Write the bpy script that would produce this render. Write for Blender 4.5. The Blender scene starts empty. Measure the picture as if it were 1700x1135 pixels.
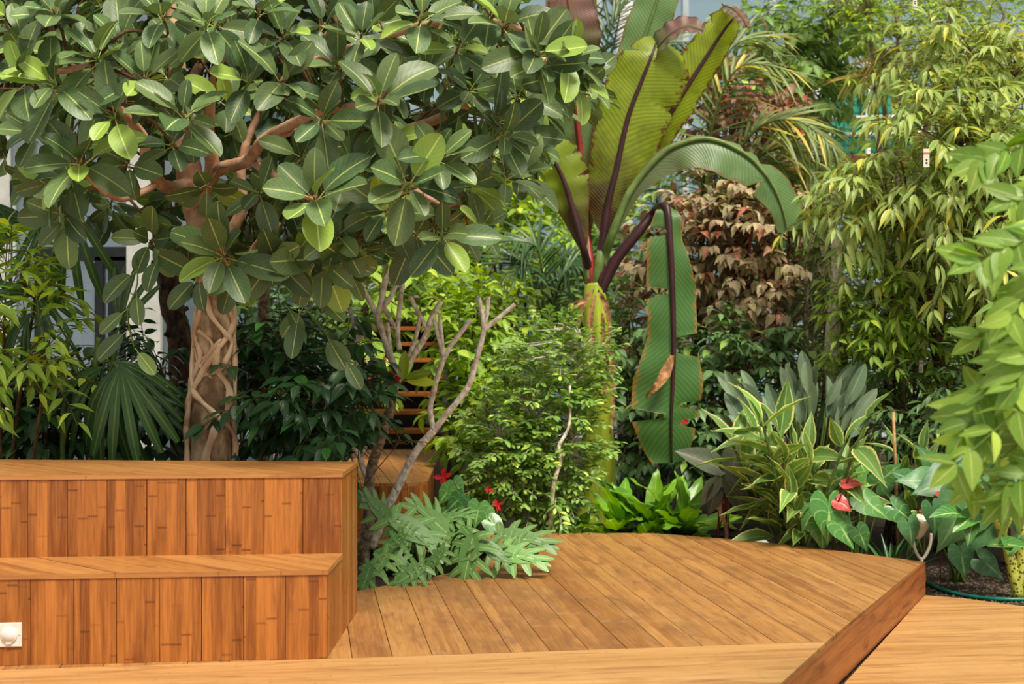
import bpy, math, random
import numpy as np
from mathutils import Vector, Matrix, Euler

# ------------------------------------------------------------------ camera, sky, sun, exposure
S = bpy.context.scene
COL = S.collection
F, CX, CY, H = 2300.0, 850.0, 567.5, 1.42
cam_d = bpy.data.cameras.new('camera'); cam = bpy.data.objects.new('camera', cam_d); COL.objects.link(cam)
cam.location = (0, 0, H); cam.rotation_euler = (math.pi/2, 0, 0)
cam_d.sensor_width = 36; cam_d.lens = F/1700*36; cam_d.clip_end = 200
cam_d.dof.use_dof = True; cam_d.dof.focus_distance = 7.6; cam_d.dof.aperture_fstop = 2.8
S.camera = cam
w = bpy.data.worlds.new('overcast_sky'); S.world = w; w.use_nodes = True
w.node_tree.nodes['Background'].inputs[0].default_value = (1.0, 0.985, 0.95, 1)
w.node_tree.nodes['Background'].inputs[1].default_value = 0.57
sun_d = bpy.data.lights.new('sun', 'SUN'); sun = bpy.data.objects.new('sun', sun_d); COL.objects.link(sun)
sun_d.energy = 4.4; sun_d.angle = math.radians(20); sun_d.color = (1.0, 0.93, 0.80)
sun.rotation_euler = Vector((-0.32, 0.52, -1.0)).to_track_quat('-Z', 'Y').to_euler()
sun.location = (3, -4, 9)
S.view_settings.view_transform = 'Standard'; S.view_settings.look = 'None'
S.view_settings.gamma = 1; S.view_settings.use_curve_mapping = False
S.view_settings.exposure = 0.22

# ------------------------------------------------------------------ helpers
UP = Vector((0, 0, 1))
def W(px, py, Y): return Vector(((px-CX)/F*Y, Y, H-(py-CY)/F*Y))
def G(px, py, z=0.0):
    Y = F*(H-z)/(py-CY); return Vector(((px-CX)/F*Y, Y, z))
def lin(c):
    return tuple((x/255/12.92 if x/255 <= 0.04045 else ((x/255+0.055)/1.055)**2.4) for x in c)+(1.0,)

class NT:
    def __init__(s, name):
        s.m = bpy.data.materials.new(name); s.m.use_nodes = True
        s.t = s.m.node_tree; s.t.nodes.clear()
        s.out = s.t.nodes.new('ShaderNodeOutputMaterial')
    def n(s, ty, ins=None, **kw):
        x = s.t.nodes.new(ty)
        for k, v in kw.items(): setattr(x, k, v)
        for k, v in (ins or {}).items(): s.set(x, k, v)
        return x
    def set(s, x, k, v):
        i = x.inputs[k]
        if isinstance(v, bpy.types.NodeSocket): s.t.links.new(v, i)
        else: i.default_value = v
    def m_(s, op, a, b=0.0, c=None, clamp=False):
        x = s.n('ShaderNodeMath', operation=op, use_clamp=clamp)
        s.set(x, 0, a); s.set(x, 1, b)
        if c is not None: s.set(x, 2, c)
        return x.outputs[0]
    def mix(s, f, a, b):
        x = s.n('ShaderNodeMix', data_type='RGBA')
        s.set(x, 0, f); s.set(x, 6, a); s.set(x, 7, b)
        return x.outputs[2]
    def ss(s, v, lo, hi):
        x = s.n('ShaderNodeMapRange', interpolation_type='SMOOTHSTEP', ins={0: v, 1: lo, 2: hi, 3: 0.0, 4: 1.0})
        return x.outputs[0]
    def end(s, sh): s.t.links.new(sh, s.out.inputs[0]); return s.m

def leafmat(name, c1, c2, vein, young=None, margin=None, mwid=.8, basecol=None, nv=7, vstr=.35, rough=.45, tr=.25, spec=.4, slope=.35, rib=.05, spots=None, hv=.5, vw=.10, bs=.2, sp=(.60, .70)):
    t = NT(name)
    uv = t.n('ShaderNodeUVMap'); sx = t.n('ShaderNodeSeparateXYZ', {0: uv.outputs[0]})
    u = t.m_('ABSOLUTE', sx.outputs[0]); v = sx.outputs[1]
    oi = t.n('ShaderNodeObjectInfo'); at = t.n('ShaderNodeAttribute', attribute_name='rnd')
    r = t.m_('FRACT', t.m_('ADD', oi.outputs['Random'], at.outputs['Fac']))
    r2 = t.m_('FRACT', t.m_('MULTIPLY', r, 7.31))
    tc = t.n('ShaderNodeTexCoord')
    no = t.n('ShaderNodeTexNoise', {'Vector': tc.outputs['Object'], 'Scale': 9.0, 'Detail': 3.0})
    f = t.m_('ADD', t.m_('MULTIPLY', r, .75), t.m_('MULTIPLY', t.m_('SUBTRACT', no.outputs[0], .5), .8), clamp=True)
    c = t.mix(f, lin(c1), lin(c2))
    if young: c = t.mix(t.ss(r2, .86, .93), c, lin(young))
    if basecol: c = t.mix(t.m_('ADD', t.ss(v, .55, .12), t.m_('SUBTRACT', no.outputs[0], .5), clamp=True), c, lin(basecol))
    if spots: c = t.mix(t.ss(no.outputs[0], *sp), c, lin(spots))
    # side veins, midrib
    ph = t.m_('SUBTRACT', t.m_('MULTIPLY', v, float(nv)), t.m_('MULTIPLY', u, slope*nv))
    fr = t.m_('ABSOLUTE', t.m_('SUBTRACT', t.m_('FRACT', ph), .5))
    vm = t.m_('MULTIPLY', t.ss(fr, vw, vw*.1), vstr)
    rm = t.ss(u, rib*2.2, rib*.8)
    vm = t.m_('MAXIMUM', vm, rm)
    if margin:
        n2 = t.n('ShaderNodeTexNoise', {'Vector': tc.outputs['Object'], 'Scale': 22.0})
        e = t.ss(t.m_('ADD', u, t.m_('MULTIPLY', t.m_('SUBTRACT', n2.outputs[0], .5), .5)), mwid-.05, mwid+.05)
        c = t.mix(e, c, lin(margin))
    c = t.mix(vm, c, lin(vein))
    # value jitter per leaf
    hs = t.n('ShaderNodeHueSaturation', {'Hue': .5, 'Saturation': 1.0, 'Value': t.m_('ADD', t.m_('MULTIPLY', r2, hv), 1-hv/2), 'Fac': 1.0, 'Color': c})
    c = hs.outputs[0]
    bp = t.n('ShaderNodeBump', {'Strength': bs, 'Distance': .004, 'Height': t.m_('SUBTRACT', t.m_('MULTIPLY', fr, .6), rm)})
    p = t.n('ShaderNodeBsdfPrincipled', {'Base Color': c, 'Roughness': rough, 'Specular IOR Level': spec, 'Normal': bp.outputs[0]})
    hs2 = t.n('ShaderNodeHueSaturation', {'Hue': .485, 'Saturation': 1.15, 'Value': 1.5, 'Fac': 1.0, 'Color': c})
    tl = t.n('ShaderNodeBsdfTranslucent', {'Color': hs2.outputs[0]})
    mx = t.n('ShaderNodeMixShader', {0: tr, 1: p.outputs[0], 2: tl.outputs[0]})
    return t.end(mx.outputs[0])

def plainmat(name, c1, c2=None, scale=8.0, rough=.7, bump=.0, stretch=(1, 1, 1), spec=.3, metal=0.0, obj=True, det=5.0, contrast=(.35, .65)):
    t = NT(name); tc = t.n('ShaderNodeTexCoord')
    mp = t.n('ShaderNodeMapping', {0: tc.outputs['Object'], 'Scale': stretch})
    no = t.n('ShaderNodeTexNoise', {'Vector': mp.outputs[0], 'Scale': scale, 'Detail': det, 'Roughness': .6})
    c = t.mix(t.ss(no.outputs[0], *contrast), lin(c1), lin(c2 or c1))
    p = t.n('ShaderNodeBsdfPrincipled', {'Base Color': c, 'Roughness': rough, 'Specular IOR Level': spec, 'Metallic': metal})
    if bump:
        b = t.n('ShaderNodeBump', {'Strength': bump, 'Distance': .02, 'Height': no.outputs[0]})
        t.set(p, 'Normal', b.outputs[0])
    return t.end(p.outputs[0])

def woodmat(name, c1, c2, c3, knots=.6, strip=.045, rough=.42, wear=0.0, vary=.35, smudge=0.0):
    """bamboo boards: local X runs across the board, local Y along it"""
    t = NT(name); tc = t.n('ShaderNodeTexCoord'); oi = t.n('ShaderNodeObjectInfo'); R = oi.outputs['Random']
    sx = t.n('ShaderNodeSeparateXYZ', {0: tc.outputs['Object']}); x, y, z = sx.outputs
    xs = t.m_('ADD', t.m_('DIVIDE', t.m_('ADD', x, z), strip), t.m_('MULTIPLY', R, 913.0)); cx = t.m_('FLOOR', xs)
    w1 = t.n('ShaderNodeTexWhiteNoise', {'W': cx}, noise_dimensions='1D').outputs['Value']
    yy = t.m_('ADD', t.m_('DIVIDE', y, .24), t.m_('MULTIPLY', w1, 17.0)); cy = t.m_('FLOOR', yy)
    w2 = t.n('ShaderNodeTexWhiteNoise', {'Vector': t.n('ShaderNodeCombineXYZ', {0: cx, 1: cy}).outputs[0]}, noise_dimensions='3D').outputs['Value']
    fy = t.m_('FRACT', yy)
    d = t.m_('ABSOLUTE', t.m_('SUBTRACT', fy, t.m_('ADD', t.m_('MULTIPLY', w2, .8), .1)))
    knot = t.m_('MULTIPLY', t.ss(d, .034, .004), t.ss(w2, .30, .90))
    v = t.n('ShaderNodeCombineXYZ', {0: t.m_('MULTIPLY', t.m_('ADD', x, z), 95.0), 1: t.m_('MULTIPLY', y, 4.0), 2: t.m_('MULTIPLY', R, 50.0)})
    g = t.n('ShaderNodeTexNoise', {'Vector': v.outputs[0], 'Scale': 1.0, 'Detail': 5.0, 'Roughness': .65})
    v2 = t.n('ShaderNodeCombineXYZ', {0: t.m_('MULTIPLY', x, 14.0), 1: t.m_('MULTIPLY', y, 2.2), 2: t.m_('MULTIPLY', R, 31.0)})
    g2 = t.n('ShaderNodeTexNoise', {'Vector': v2.outputs[0], 'Scale': 1.0, 'Detail': 4.0, 'Distortion': .6})
    f = t.m_('ADD', t.m_('MULTIPLY', w1, .62), t.m_('ADD', t.m_('MULTIPLY', t.m_('SUBTRACT', g.outputs[0], .5), 1.7), t.m_('MULTIPLY', R, vary)), clamp=True)
    c = t.mix(f, lin(c1), lin(c2))
    c = t.mix(t.m_('MULTIPLY', t.ss(g2.outputs[0], .50, .72), .75), c, lin(c3))
    c = t.mix(t.m_('MULTIPLY', knot, knots), c, lin((70, 32, 14)))
    n4 = t.n('ShaderNodeTexNoise', {'Vector': t.n('ShaderNodeMapping', {0: tc.outputs['Object'], 'Scale': (2.6, 1.0, 2.6), 'Location': t.n('ShaderNodeCombineXYZ', {0: t.m_('MULTIPLY', R, 40.0)}).outputs[0]}).outputs[0], 'Scale': 1.6, 'Detail': 7.0, 'Roughness': .68})
    if smudge: c = t.mix(t.m_('MULTIPLY', t.ss(n4.outputs[0], .42, .72), smudge), c, lin((112, 74, 46)))
    if wear:
        n3 = t.n('ShaderNodeTexNoise', {'Vector': tc.outputs['Object'], 'Scale': 5.0, 'Detail': 6.0, 'Roughness': .7})
        c = t.mix(t.m_('MULTIPLY', t.ss(n3.outputs[0], .50, .75), wear), c, lin((188, 150, 110)))
    b = t.n('ShaderNodeBump', {'Strength': .25, 'Distance': .002, 'Height': g.outputs[0]})
    p = t.n('ShaderNodeBsdfPrincipled', {'Base Color': c, 'Roughness': t.m_('ADD', t.m_('MULTIPLY', g2.outputs[0], .2), rough-.1), 'Specular IOR Level': .35, 'Normal': b.outputs[0]})
    return t.end(p.outputs[0])

# ------------------------------------------------------------------ objects
def thing(name, label, cat, loc=(0, 0, 0), group=None, kind=None):
    o = bpy.data.objects.new(name, None); COL.objects.link(o); o.location = loc
    o.empty_display_size = .05
    o['label'] = label
    if kind: o['kind'] = kind
    else: o['category'] = cat
    if group: o['group'] = group
    return o
def tag(o, label, cat=None, group=None, kind=None):
    o['label'] = label
    if cat: o['category'] = cat
    if group: o['group'] = group
    if kind: o['kind'] = kind
    return o
def link(name, me, parent=None, mat=None, M=None, kind=None):
    """M is a world matrix (parents are never rotated or scaled)"""
    o = bpy.data.objects.new(name, me); COL.objects.link(o)
    if mat and me and not me.materials: me.materials.append(mat)
    off = Vector((0, 0, 0)); p = parent
    if parent:
        o.parent = parent
        while p: off = off + p.location; p = p.parent
    M = M if M is not None else Matrix.Identity(4)
    o.matrix_local = Matrix.Translation(-off) @ M
    if kind: o['kind'] = kind
    return o
def mesh(name, vs, fs, uv=None, smooth=False):
    me = bpy.data.meshes.new(name); me.from_pydata([tuple(v) for v in vs], [], fs)
    if uv is not None:
        l = me.uv_layers.new(name='UVMap')
        idx = np.empty(len(me.loops), dtype=np.int32); me.loops.foreach_get('vertex_index', idx)
        l.data.foreach_set('uv', np.asarray(uv, dtype=np.float32)[idx].ravel())
    if smooth: me.polygons.foreach_set('use_smooth', [True]*len(me.polygons))
    me.update(); return me
class MB:
    def __init__(s): s.v = []; s.f = []
    def add(s, vs, fs):
        b = len(s.v); s.v += [tuple(x) for x in vs]; s.f += [tuple(i+b for i in f) for f in fs]
    def box(s, lo, hi):
        x0, y0, z0 = lo; x1, y1, z1 = hi
        s.add([(x0,y0,z0),(x1,y0,z0),(x1,y1,z0),(x0,y1,z0),(x0,y0,z1),(x1,y0,z1),(x1,y1,z1),(x0,y1,z1)],
              [(3,2,1,0),(4,5,6,7),(0,1,5,4),(1,2,6,5),(2,3,7,6),(3,0,4,7)])
    def prism(s, poly, z0, z1):
        n = len(poly)
        s.add([(p[0], p[1], z0) for p in poly]+[(p[0], p[1], z1) for p in poly],
              [tuple(range(n-1, -1, -1)), tuple(range(n, 2*n))]+[(i, (i+1) % n, n+(i+1) % n, n+i) for i in range(n)])
    def tube(s, pts, rad, ns=6, cap=True, wob=0.0, rng=None):
        pts = [Vector(p) for p in pts]; n = len(pts)
        if not hasattr(rad, '__len__'): rad = [rad]*n
        vs = []; N = None
        for i, p in enumerate(pts):
            T = (pts[min(i+1, n-1)]-pts[max(i-1, 0)])
            T = T.normalized() if T.length > 1e-9 else Vector((0, 0, 1))
            if N is None: N = T.orthogonal().normalized()
            else:
                N = N-T*N.dot(T); N = N.normalized() if N.length > 1e-6 else T.orthogonal().normalized()
            B = T.cross(N)
            for k in range(ns):
                a = 2*math.pi*k/ns; r = rad[i]*(1+(rng.uniform(-wob, wob) if wob else 0))
                vs.append(p+N*math.cos(a)*r+B*math.sin(a)*r)
        fs = [(i*ns+k, i*ns+(k+1) % ns, (i+1)*ns+(k+1) % ns, (i+1)*ns+k) for i in range(n-1) for k in range(ns)]
        if cap: fs += [tuple(range(ns-1, -1, -1)), tuple((n-1)*ns+k for k in range(ns))]
        s.add(vs, fs)
    def lathe(s, prof, c=(0, 0, 0), ns=16):
        vs = [(c[0]+r*math.cos(2*math.pi*k/ns), c[1]+r*math.sin(2*math.pi*k/ns), c[2]+z) for r, z in prof for k in range(ns)]
        s.add(vs, [(i*ns+k, i*ns+(k+1) % ns, (i+1)*ns+(k+1) % ns, (i+1)*ns+k) for i in range(len(prof)-1) for k in range(ns)])
    def build(s, name, mat, parent=None, smooth=False, kind=None, M=None):
        return link(name, mesh(name, s.v, s.f, smooth=smooth), parent, mat, M, kind)
def one(fn, *a, **k):
    b = MB(); getattr(b, fn)(*a, **k); return b
def smoothpath(pts, n=8):
    """Catmull-Rom through the points"""
    P = [Vector(p) for p in pts]; out = []
    for i in range(len(P)-1):
        a, b, c, d = P[max(i-1, 0)], P[i], P[i+1], P[min(i+2, len(P)-1)]
        for k in range(n):
            t = k/n
            out.append(.5*((2*b)+(c-a)*t+(2*a-5*b+4*c-d)*t*t+(3*b-a-3*c+d)*t**3))
    return out+[P[-1]]
def lerplist(xs, n):
    xs = list(xs); m = len(xs)-1
    return [xs[min(int(i/(n-1)*m), m-1)]*(1-(i/(n-1)*m-min(int(i/(n-1)*m), m-1)))+xs[min(int(i/(n-1)*m), m-1)+1]*(i/(n-1)*m-min(int(i/(n-1)*m), m-1)) for i in range(n)]

# ------------------------------------------------------------------ leaves
class Tpl:
    def __init__(s, v, f, uv, name='leaf'):
        s.v = np.array(v, dtype=np.float64); s.f = f; s.uv = np.array(uv, dtype=np.float32); s.name = name; s.me = {}
        s.tot = np.array([len(x) for x in f], dtype=np.int32); s.idx = np.concatenate([np.array(x) for x in f]).astype(np.int32)
    def mesh(s, mat):
        if mat.name not in s.me:
            me = mesh(s.name, s.v, s.f, s.uv, True); me.materials.append(mat); s.me[mat.name] = me
        return s.me[mat.name]
def prof(kind, t):
    if kind == 'obovate': return max(.12, abs(math.sin(math.pi*min(1, t)**1.12))**.45)
    if kind == 'oval': return math.sin(math.pi*t)**.6 if 0 < t < 1 else .03
    if kind == 'ovate': return (math.sin(math.pi*t**.72)**.9) if 0 < t < 1 else .03
    if kind == 'lance': return (math.sin(math.pi*t**.75)**1.25) if 0 < t < 1 else .03
    if kind == 'linear': return min(1, t*6+.25)*(1-t**4)**.8 if t < 1 else .02
    if kind == 'heart': return math.sqrt(max(0, 1-((t-.30)/.70)**2))*(1-.35*max(0, t-.3)) if t >= .30 else (.62+.38*math.sin(t/.30*math.pi/2))
def leaf_tpl(kind, wid, nv=6, nu=2, curl=.15, fold=.12, wave=.0, wf=3.0, pet=.0, lobe=0.0, tip=0.0, seed=0, petr=.012, twist=0.0, cup=0.0):
    r = random.Random(seed); vs = []; uv = []; fs = []; us = [2*i/nu-1 for i in range(nu+1)]; ph = r.uniform(0, 6)
    for i in range(nv+1):
        t = i/nv
        if nv > 3: t = .45*t+.55*(1-math.cos(math.pi*t))/2
        hw = prof(kind, t)*wid/2
        if tip and t > .8: hw = hw*(1-tip)+tip*wid/2*.12
        for u in us:
            y = t-lobe*abs(u)**1.6*(1-t)**3
            z = fold*abs(u)*hw*2-curl*t*t+wave*abs(u)**1.5*math.sin(wf*2*math.pi*t+ph+(1.3 if u > 0 else 0))-cup*u*u*hw
            x = u*hw
            if twist: a = twist*t; x, z = x*math.cos(a)-(z+curl*t*t)*math.sin(a), x*math.sin(a)+(z+curl*t*t)*math.cos(a)-curl*t*t
            vs.append((x, y, z)); uv.append((u, t))
    n = nu+1
    for i in range(nv):
        for k in range(nu): fs.append((i*n+k, i*n+k+1, (i+1)*n+k+1, (i+1)*n+k))
    if pet:
        b = len(vs)
        for j, (y, z) in enumerate(((-pet, -.02), (0.04, 0.0))):
            for x, dz in ((-petr, 0), (petr, 0), (0, -petr*1.6)): vs.append((x, y, z+dz)); uv.append((0, 0))
        fs += [(b, b+1, b+4, b+3), (b+1, b+2, b+5, b+4), (b+2, b, b+3, b+5)]
    return Tpl(vs, fs, uv)
def heart_tpl(wid, curl, n=12, seed=0, sag=.12):
    vs = []; uv = []; fs = []
    for sg in (1, -1):
        b = len(vs)
        for i in range(n+1):
            a = math.pi*(i/n); x = math.sin(a)**3; y = (5-(13*math.cos(a)-5*math.cos(2*a)-2*math.cos(3*a)-math.cos(4*a)))/22
            ym = min(1, max(0, .02+.98*(i/n)**1.1)); 
            for u in (0, .5, 1):
                X = x*u*wid/2; Y = ym*(1-u)+y*u; vs.append((sg*X, Y, .10*X-sag*u*u*abs(x)*.5*wid-curl*max(0, Y)**2+.012*math.sin(7*a+seed)*u)); uv.append((sg*u, ym))
        for i in range(n):
            for k in range(2):
                q = (b+i*3+k, b+i*3+k+1, b+(i+1)*3+k+1, b+(i+1)*3+k); fs.append(q if sg < 0 else q[::-1])
    return Tpl(vs, fs, uv)
def leafM(p, d, nrm, L):
    y = d.normalized(); z = nrm-y*nrm.dot(y)
    z = z.normalized() if z.length > 1e-5 else y.orthogonal().normalized()
    x = y.cross(z)
    return Matrix(((x.x*L, y.x*L, z.x*L, p.x), (x.y*L, y.y*L, z.y*L, p.y), (x.z*L, y.z*L, z.z*L, p.z), (0, 0, 0, 1)))
def visible_score(M):
    p = M.translation
    if p.y < .5: return 99
    px, py = CX+F*p.x/p.y, CY-F*(p.z-H)/p.y
    pen = 0 if (-20 < px < 1720 and -20 < py < 1155) else 50
    return p.y+pen
def emit(parent, leaves, tpls, mat, nmax=300, rng=None, name='leaf', stuff='foliage', off=None):
    """leaves: list of (template index, world matrix).  The nearest nmax become leaf objects, the rest one mesh."""
    rng = rng or random.Random(1)
    leaves = sorted(leaves, key=lambda l: visible_score(l[1]))
    for ti, M in leaves[:nmax]: link(name, tpls[ti].mesh(mat), parent, None, M)
    rest = leaves[nmax:]
    if not rest: return
    V = []; I = []; TT = []; U = []; RN = []; base = 0
    for ti, tp in enumerate(tpls):
        Ms = [np.array(M) for k, M in rest if k == ti]
        if not Ms: continue
        A = np.array(Ms); n = len(Ms); nv = len(tp.v)
        P = np.einsum('nij,vj->nvi', A[:, :3, :3], tp.v)+A[:, None, :3, 3]
        V.append(P.reshape(-1, 3))
        I.append((tp.idx[None, :]+(np.arange(n)*nv)[:, None]).ravel()+base)
        TT.append(np.tile(tp.tot, n)); U.append(np.tile(tp.uv[tp.idx], (n, 1)))
        RN.append(np.repeat(np.array([rng.random() for _ in range(n)]), nv)); base += n*nv
    V = np.concatenate(V); I = np.concatenate(I).astype(np.int32); TT = np.concatenate(TT).astype(np.int32)
    U = np.concatenate(U).astype(np.float32); RN = np.concatenate(RN).astype(np.float32)
    me = bpy.data.meshes.new(stuff)
    me.vertices.add(len(V)); me.vertices.foreach_set('co', V.astype(np.float32).ravel())
    me.loops.add(len(I)); me.loops.foreach_set('vertex_index', I)
    me.polygons.add(len(TT)); me.polygons.foreach_set('loop_start', np.concatenate([[0], np.cumsum(TT)[:-1]]).astype(np.int32))
    me.polygons.foreach_set('use_smooth', np.ones(len(TT), dtype=bool))
    l = me.uv_layers.new(name='UVMap'); l.data.foreach_set('uv', U.ravel())
    a = me.attributes.new('rnd', 'FLOAT', 'POINT'); a.data.foreach_set('value', RN)
    me.update(calc_edges=True); me.materials.append(mat)
    link(stuff, me, parent, kind='stuff')
def cluster(p, a, n, L, rng, spread=65, pet=.0, upw=.0, jit=14, Lj=.25, nt=1):
    a = a.normalized(); u = a.orthogonal().normalized(); v = a.cross(u); out = []; p0 = rng.uniform(0, 6.28)
    for i in range(n):
        ph = p0+i*2.39996+rng.uniform(-.25, .25); th = math.radians(spread*(.55+.6*i/max(1, n-1))+rng.uniform(-jit, jit))
        d = a*math.cos(th)+(u*math.cos(ph)+v*math.sin(ph))*math.sin(th); d.z -= .08*(i/n)
        d.normalize(); l = L*(1+rng.uniform(-Lj, Lj*.5))*(.7+.3*i/max(1, n-1))
        nr = a*1.0+UP*upw+Vector((rng.uniform(-.2, .2), rng.uniform(-.2, .2), rng.uniform(-.2, .2)))
        out.append((rng.randrange(nt), leafM(p+d*pet*l-a*.02*i*L, d, nr, l)))
    return out
def twig_leaves(p, d, length, n, L, rng, ang=50, sag=.2, droop=.25, nt=1, roll=.35, pair=False, pet=0.0):
    d = d.normalized(); out = []; pts = []
    def pos(t): return p+d*length*t-UP*sag*length*t*t
    for i in range(7): pts.append(pos(i/6))
    k = 0; roll0 = rng.uniform(-roll, roll)
    for i in range(n):
        t = (i+.6)/n; q = pos(t); T = (pos(min(1, t+.05))-pos(t-.05)).normalized()
        Sd = T.cross(UP); Sd = Sd.normalized() if Sd.length > .05 else T.orthogonal().normalized()
        N = Sd.cross(T).normalized(); Sd = (Sd*math.cos(roll0)+N*math.sin(roll0)).normalized()
        for sgn in ((1, -1) if pair else (1 if i % 2 else -1,)):
            a = math.radians(ang+rng.uniform(-18, 18)); dd = T*math.cos(a)+Sd*sgn*math.sin(a)-UP*(droop+rng.uniform(-.4, .3))+Vector((0, rng.uniform(-.35, .25), 0)); dd.normalize()
            nr = UP*.8+N*.6+Vector((rng.uniform(-.6, .6), rng.uniform(-.7, .3), 0))
            l = L*(1+rng.uniform(-.3, .15)); out.append((rng.randrange(nt), leafM(q+dd*pet*l, dd, nr, l)))
    T = (pos(1)-pos(.9)).normalized(); out.append((rng.randrange(nt), leafM(pos(1), T-UP*.1, UP+Vector((0, -.3, 0)), L*.8)))
    return out, pts
def rnddir(rng):
    while True:
        v = Vector((rng.uniform(-1, 1), rng.uniform(-1, 1), rng.uniform(-1, 1)))
        if .05 < v.length < 1: return v.normalized()
def shrub(name, label, cat, base, blobs, n, per, L, tpls, mat, smat, seed, style='twig', group=None, ang=50, droop=.25, twlen=.35, nstem=5,
          nmax=300, up=.35, camw=.25, sag=.25, srad=.018, ground=-.2, spread=65, pet=.15, upw=.5, pair=False, extra=None, shell=.5, trw=.003, keep=None, obst=True):
    rng = random.Random(seed); base = Vector(base); root = thing(name, label, cat, base, group)
    bl = []
    for (px, py, Y, rx, rz, ry) in blobs: bl.append((W(px, py, Y), Vector((rx/F*Y, ry, rz/F*Y))))
    wts = [b[1].x*b[1].z for b in bl]; stems = []
    for i in range(nstem):
        c, r = bl[i % len(bl)] if i < len(bl) else rng.choices(bl, wts)[0]
        e = c+Vector((rng.uniform(-.6, .6)*r.x, rng.uniform(-.5, .5)*r.y, rng.uniform(-.1, .6)*r.z)); b = base+Vector((rng.uniform(-.08, .08), rng.uniform(-.08, .08), 0))
        m1 = b.lerp(e, .4)+Vector((rng.uniform(-.1, .1), rng.uniform(-.1, .1), .15*(e-b).length)); 
        path = smoothpath([b, m1, e], 6); stems.append(path)
        one('tube', path, lerplist([srad, srad*.8, srad*.35], len(path)), 6, wob=.1, rng=rng).build('stem', smat, root, True)
    sp = [q for s in stems for q in s[4:]]; leaves = []; tw = MB()
    for i in range(n):
        c, r = rng.choices(bl, wts)[0]; d = rnddir(rng); k = shell+(1-shell)*rng.random()**.6
        if rng.random() < .3: k *= rng.random()
        p = c+Vector((d.x*r.x, d.y*r.y, d.z*r.z))*k
        if p.z < ground+.06: continue
        a = Vector((d.x, d.y, d.z))*.7+UP*up+Vector((0, -camw, 0))+rnddir(rng)*.35
        near = min(sp, key=lambda q: (q-p).length+(.4 if q.z > p.z else 0))
        if keep and not keep(p): continue
        if style == 'twig':
            ls, pts = twig_leaves(p, a, twlen*rng.uniform(.6, 1.2), per, L, rng, ang, sag, droop, len(tpls), pair=pair, pet=pet)
            tw.tube([near, near.lerp(p, .55)+UP*.04]+pts, [trw*1.6]*2+[trw]*len(pts), 3, cap=False)
        else:
            ls = cluster(p, a, per, L, rng, spread, pet, upw, nt=len(tpls))
            tw.tube([near, near.lerp(p, .55)+UP*.03, p], [trw*1.8, trw*1.5, trw], 3, cap=False)
        leaves += [l for l in ls if l[1].translation.z > ground+.02 and (not keep or keep(l[1].translation+l[1].col[1].to_3d()))]
    tw.build('twigs', smat, root, True, kind='stuff')
    if extra: leaves += extra
    emit(root, leaves, tpls, mat, nmax, rng)
    return root

# ------------------------------------------------------------------ materials of the setting
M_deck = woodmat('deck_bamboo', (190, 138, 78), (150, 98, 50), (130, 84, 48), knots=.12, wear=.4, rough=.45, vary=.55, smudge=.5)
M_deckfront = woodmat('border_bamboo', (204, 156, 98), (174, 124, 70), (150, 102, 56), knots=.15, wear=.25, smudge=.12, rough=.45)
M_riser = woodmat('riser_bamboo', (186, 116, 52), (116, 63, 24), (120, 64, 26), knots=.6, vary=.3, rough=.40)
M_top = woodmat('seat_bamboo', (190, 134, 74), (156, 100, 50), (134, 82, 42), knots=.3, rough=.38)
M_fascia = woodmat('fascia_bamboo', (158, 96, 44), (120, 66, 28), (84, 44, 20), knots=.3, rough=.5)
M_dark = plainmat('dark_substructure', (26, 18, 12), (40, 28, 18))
M_soil = plainmat('soil', (44, 32, 24), (92, 74, 58), 60, .95, .8, contrast=(.4, .75))
M_white = plainmat('white_plastic', (226, 222, 214), (214, 210, 202), 20, .35)
M_steel = plainmat('painted_steel', (196, 204, 206), (176, 186, 190), 4, .45)
M_black = plainmat('black_frame', (24, 26, 28), (34, 36, 38), 10, .4)
M_concrete = plainmat('pale_concrete', (206, 205, 198), (182, 182, 176), 3, .85, .1)
M_brown = plainmat('brown_wall', (120, 74, 52), (92, 54, 38), 5, .8, .2)

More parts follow.
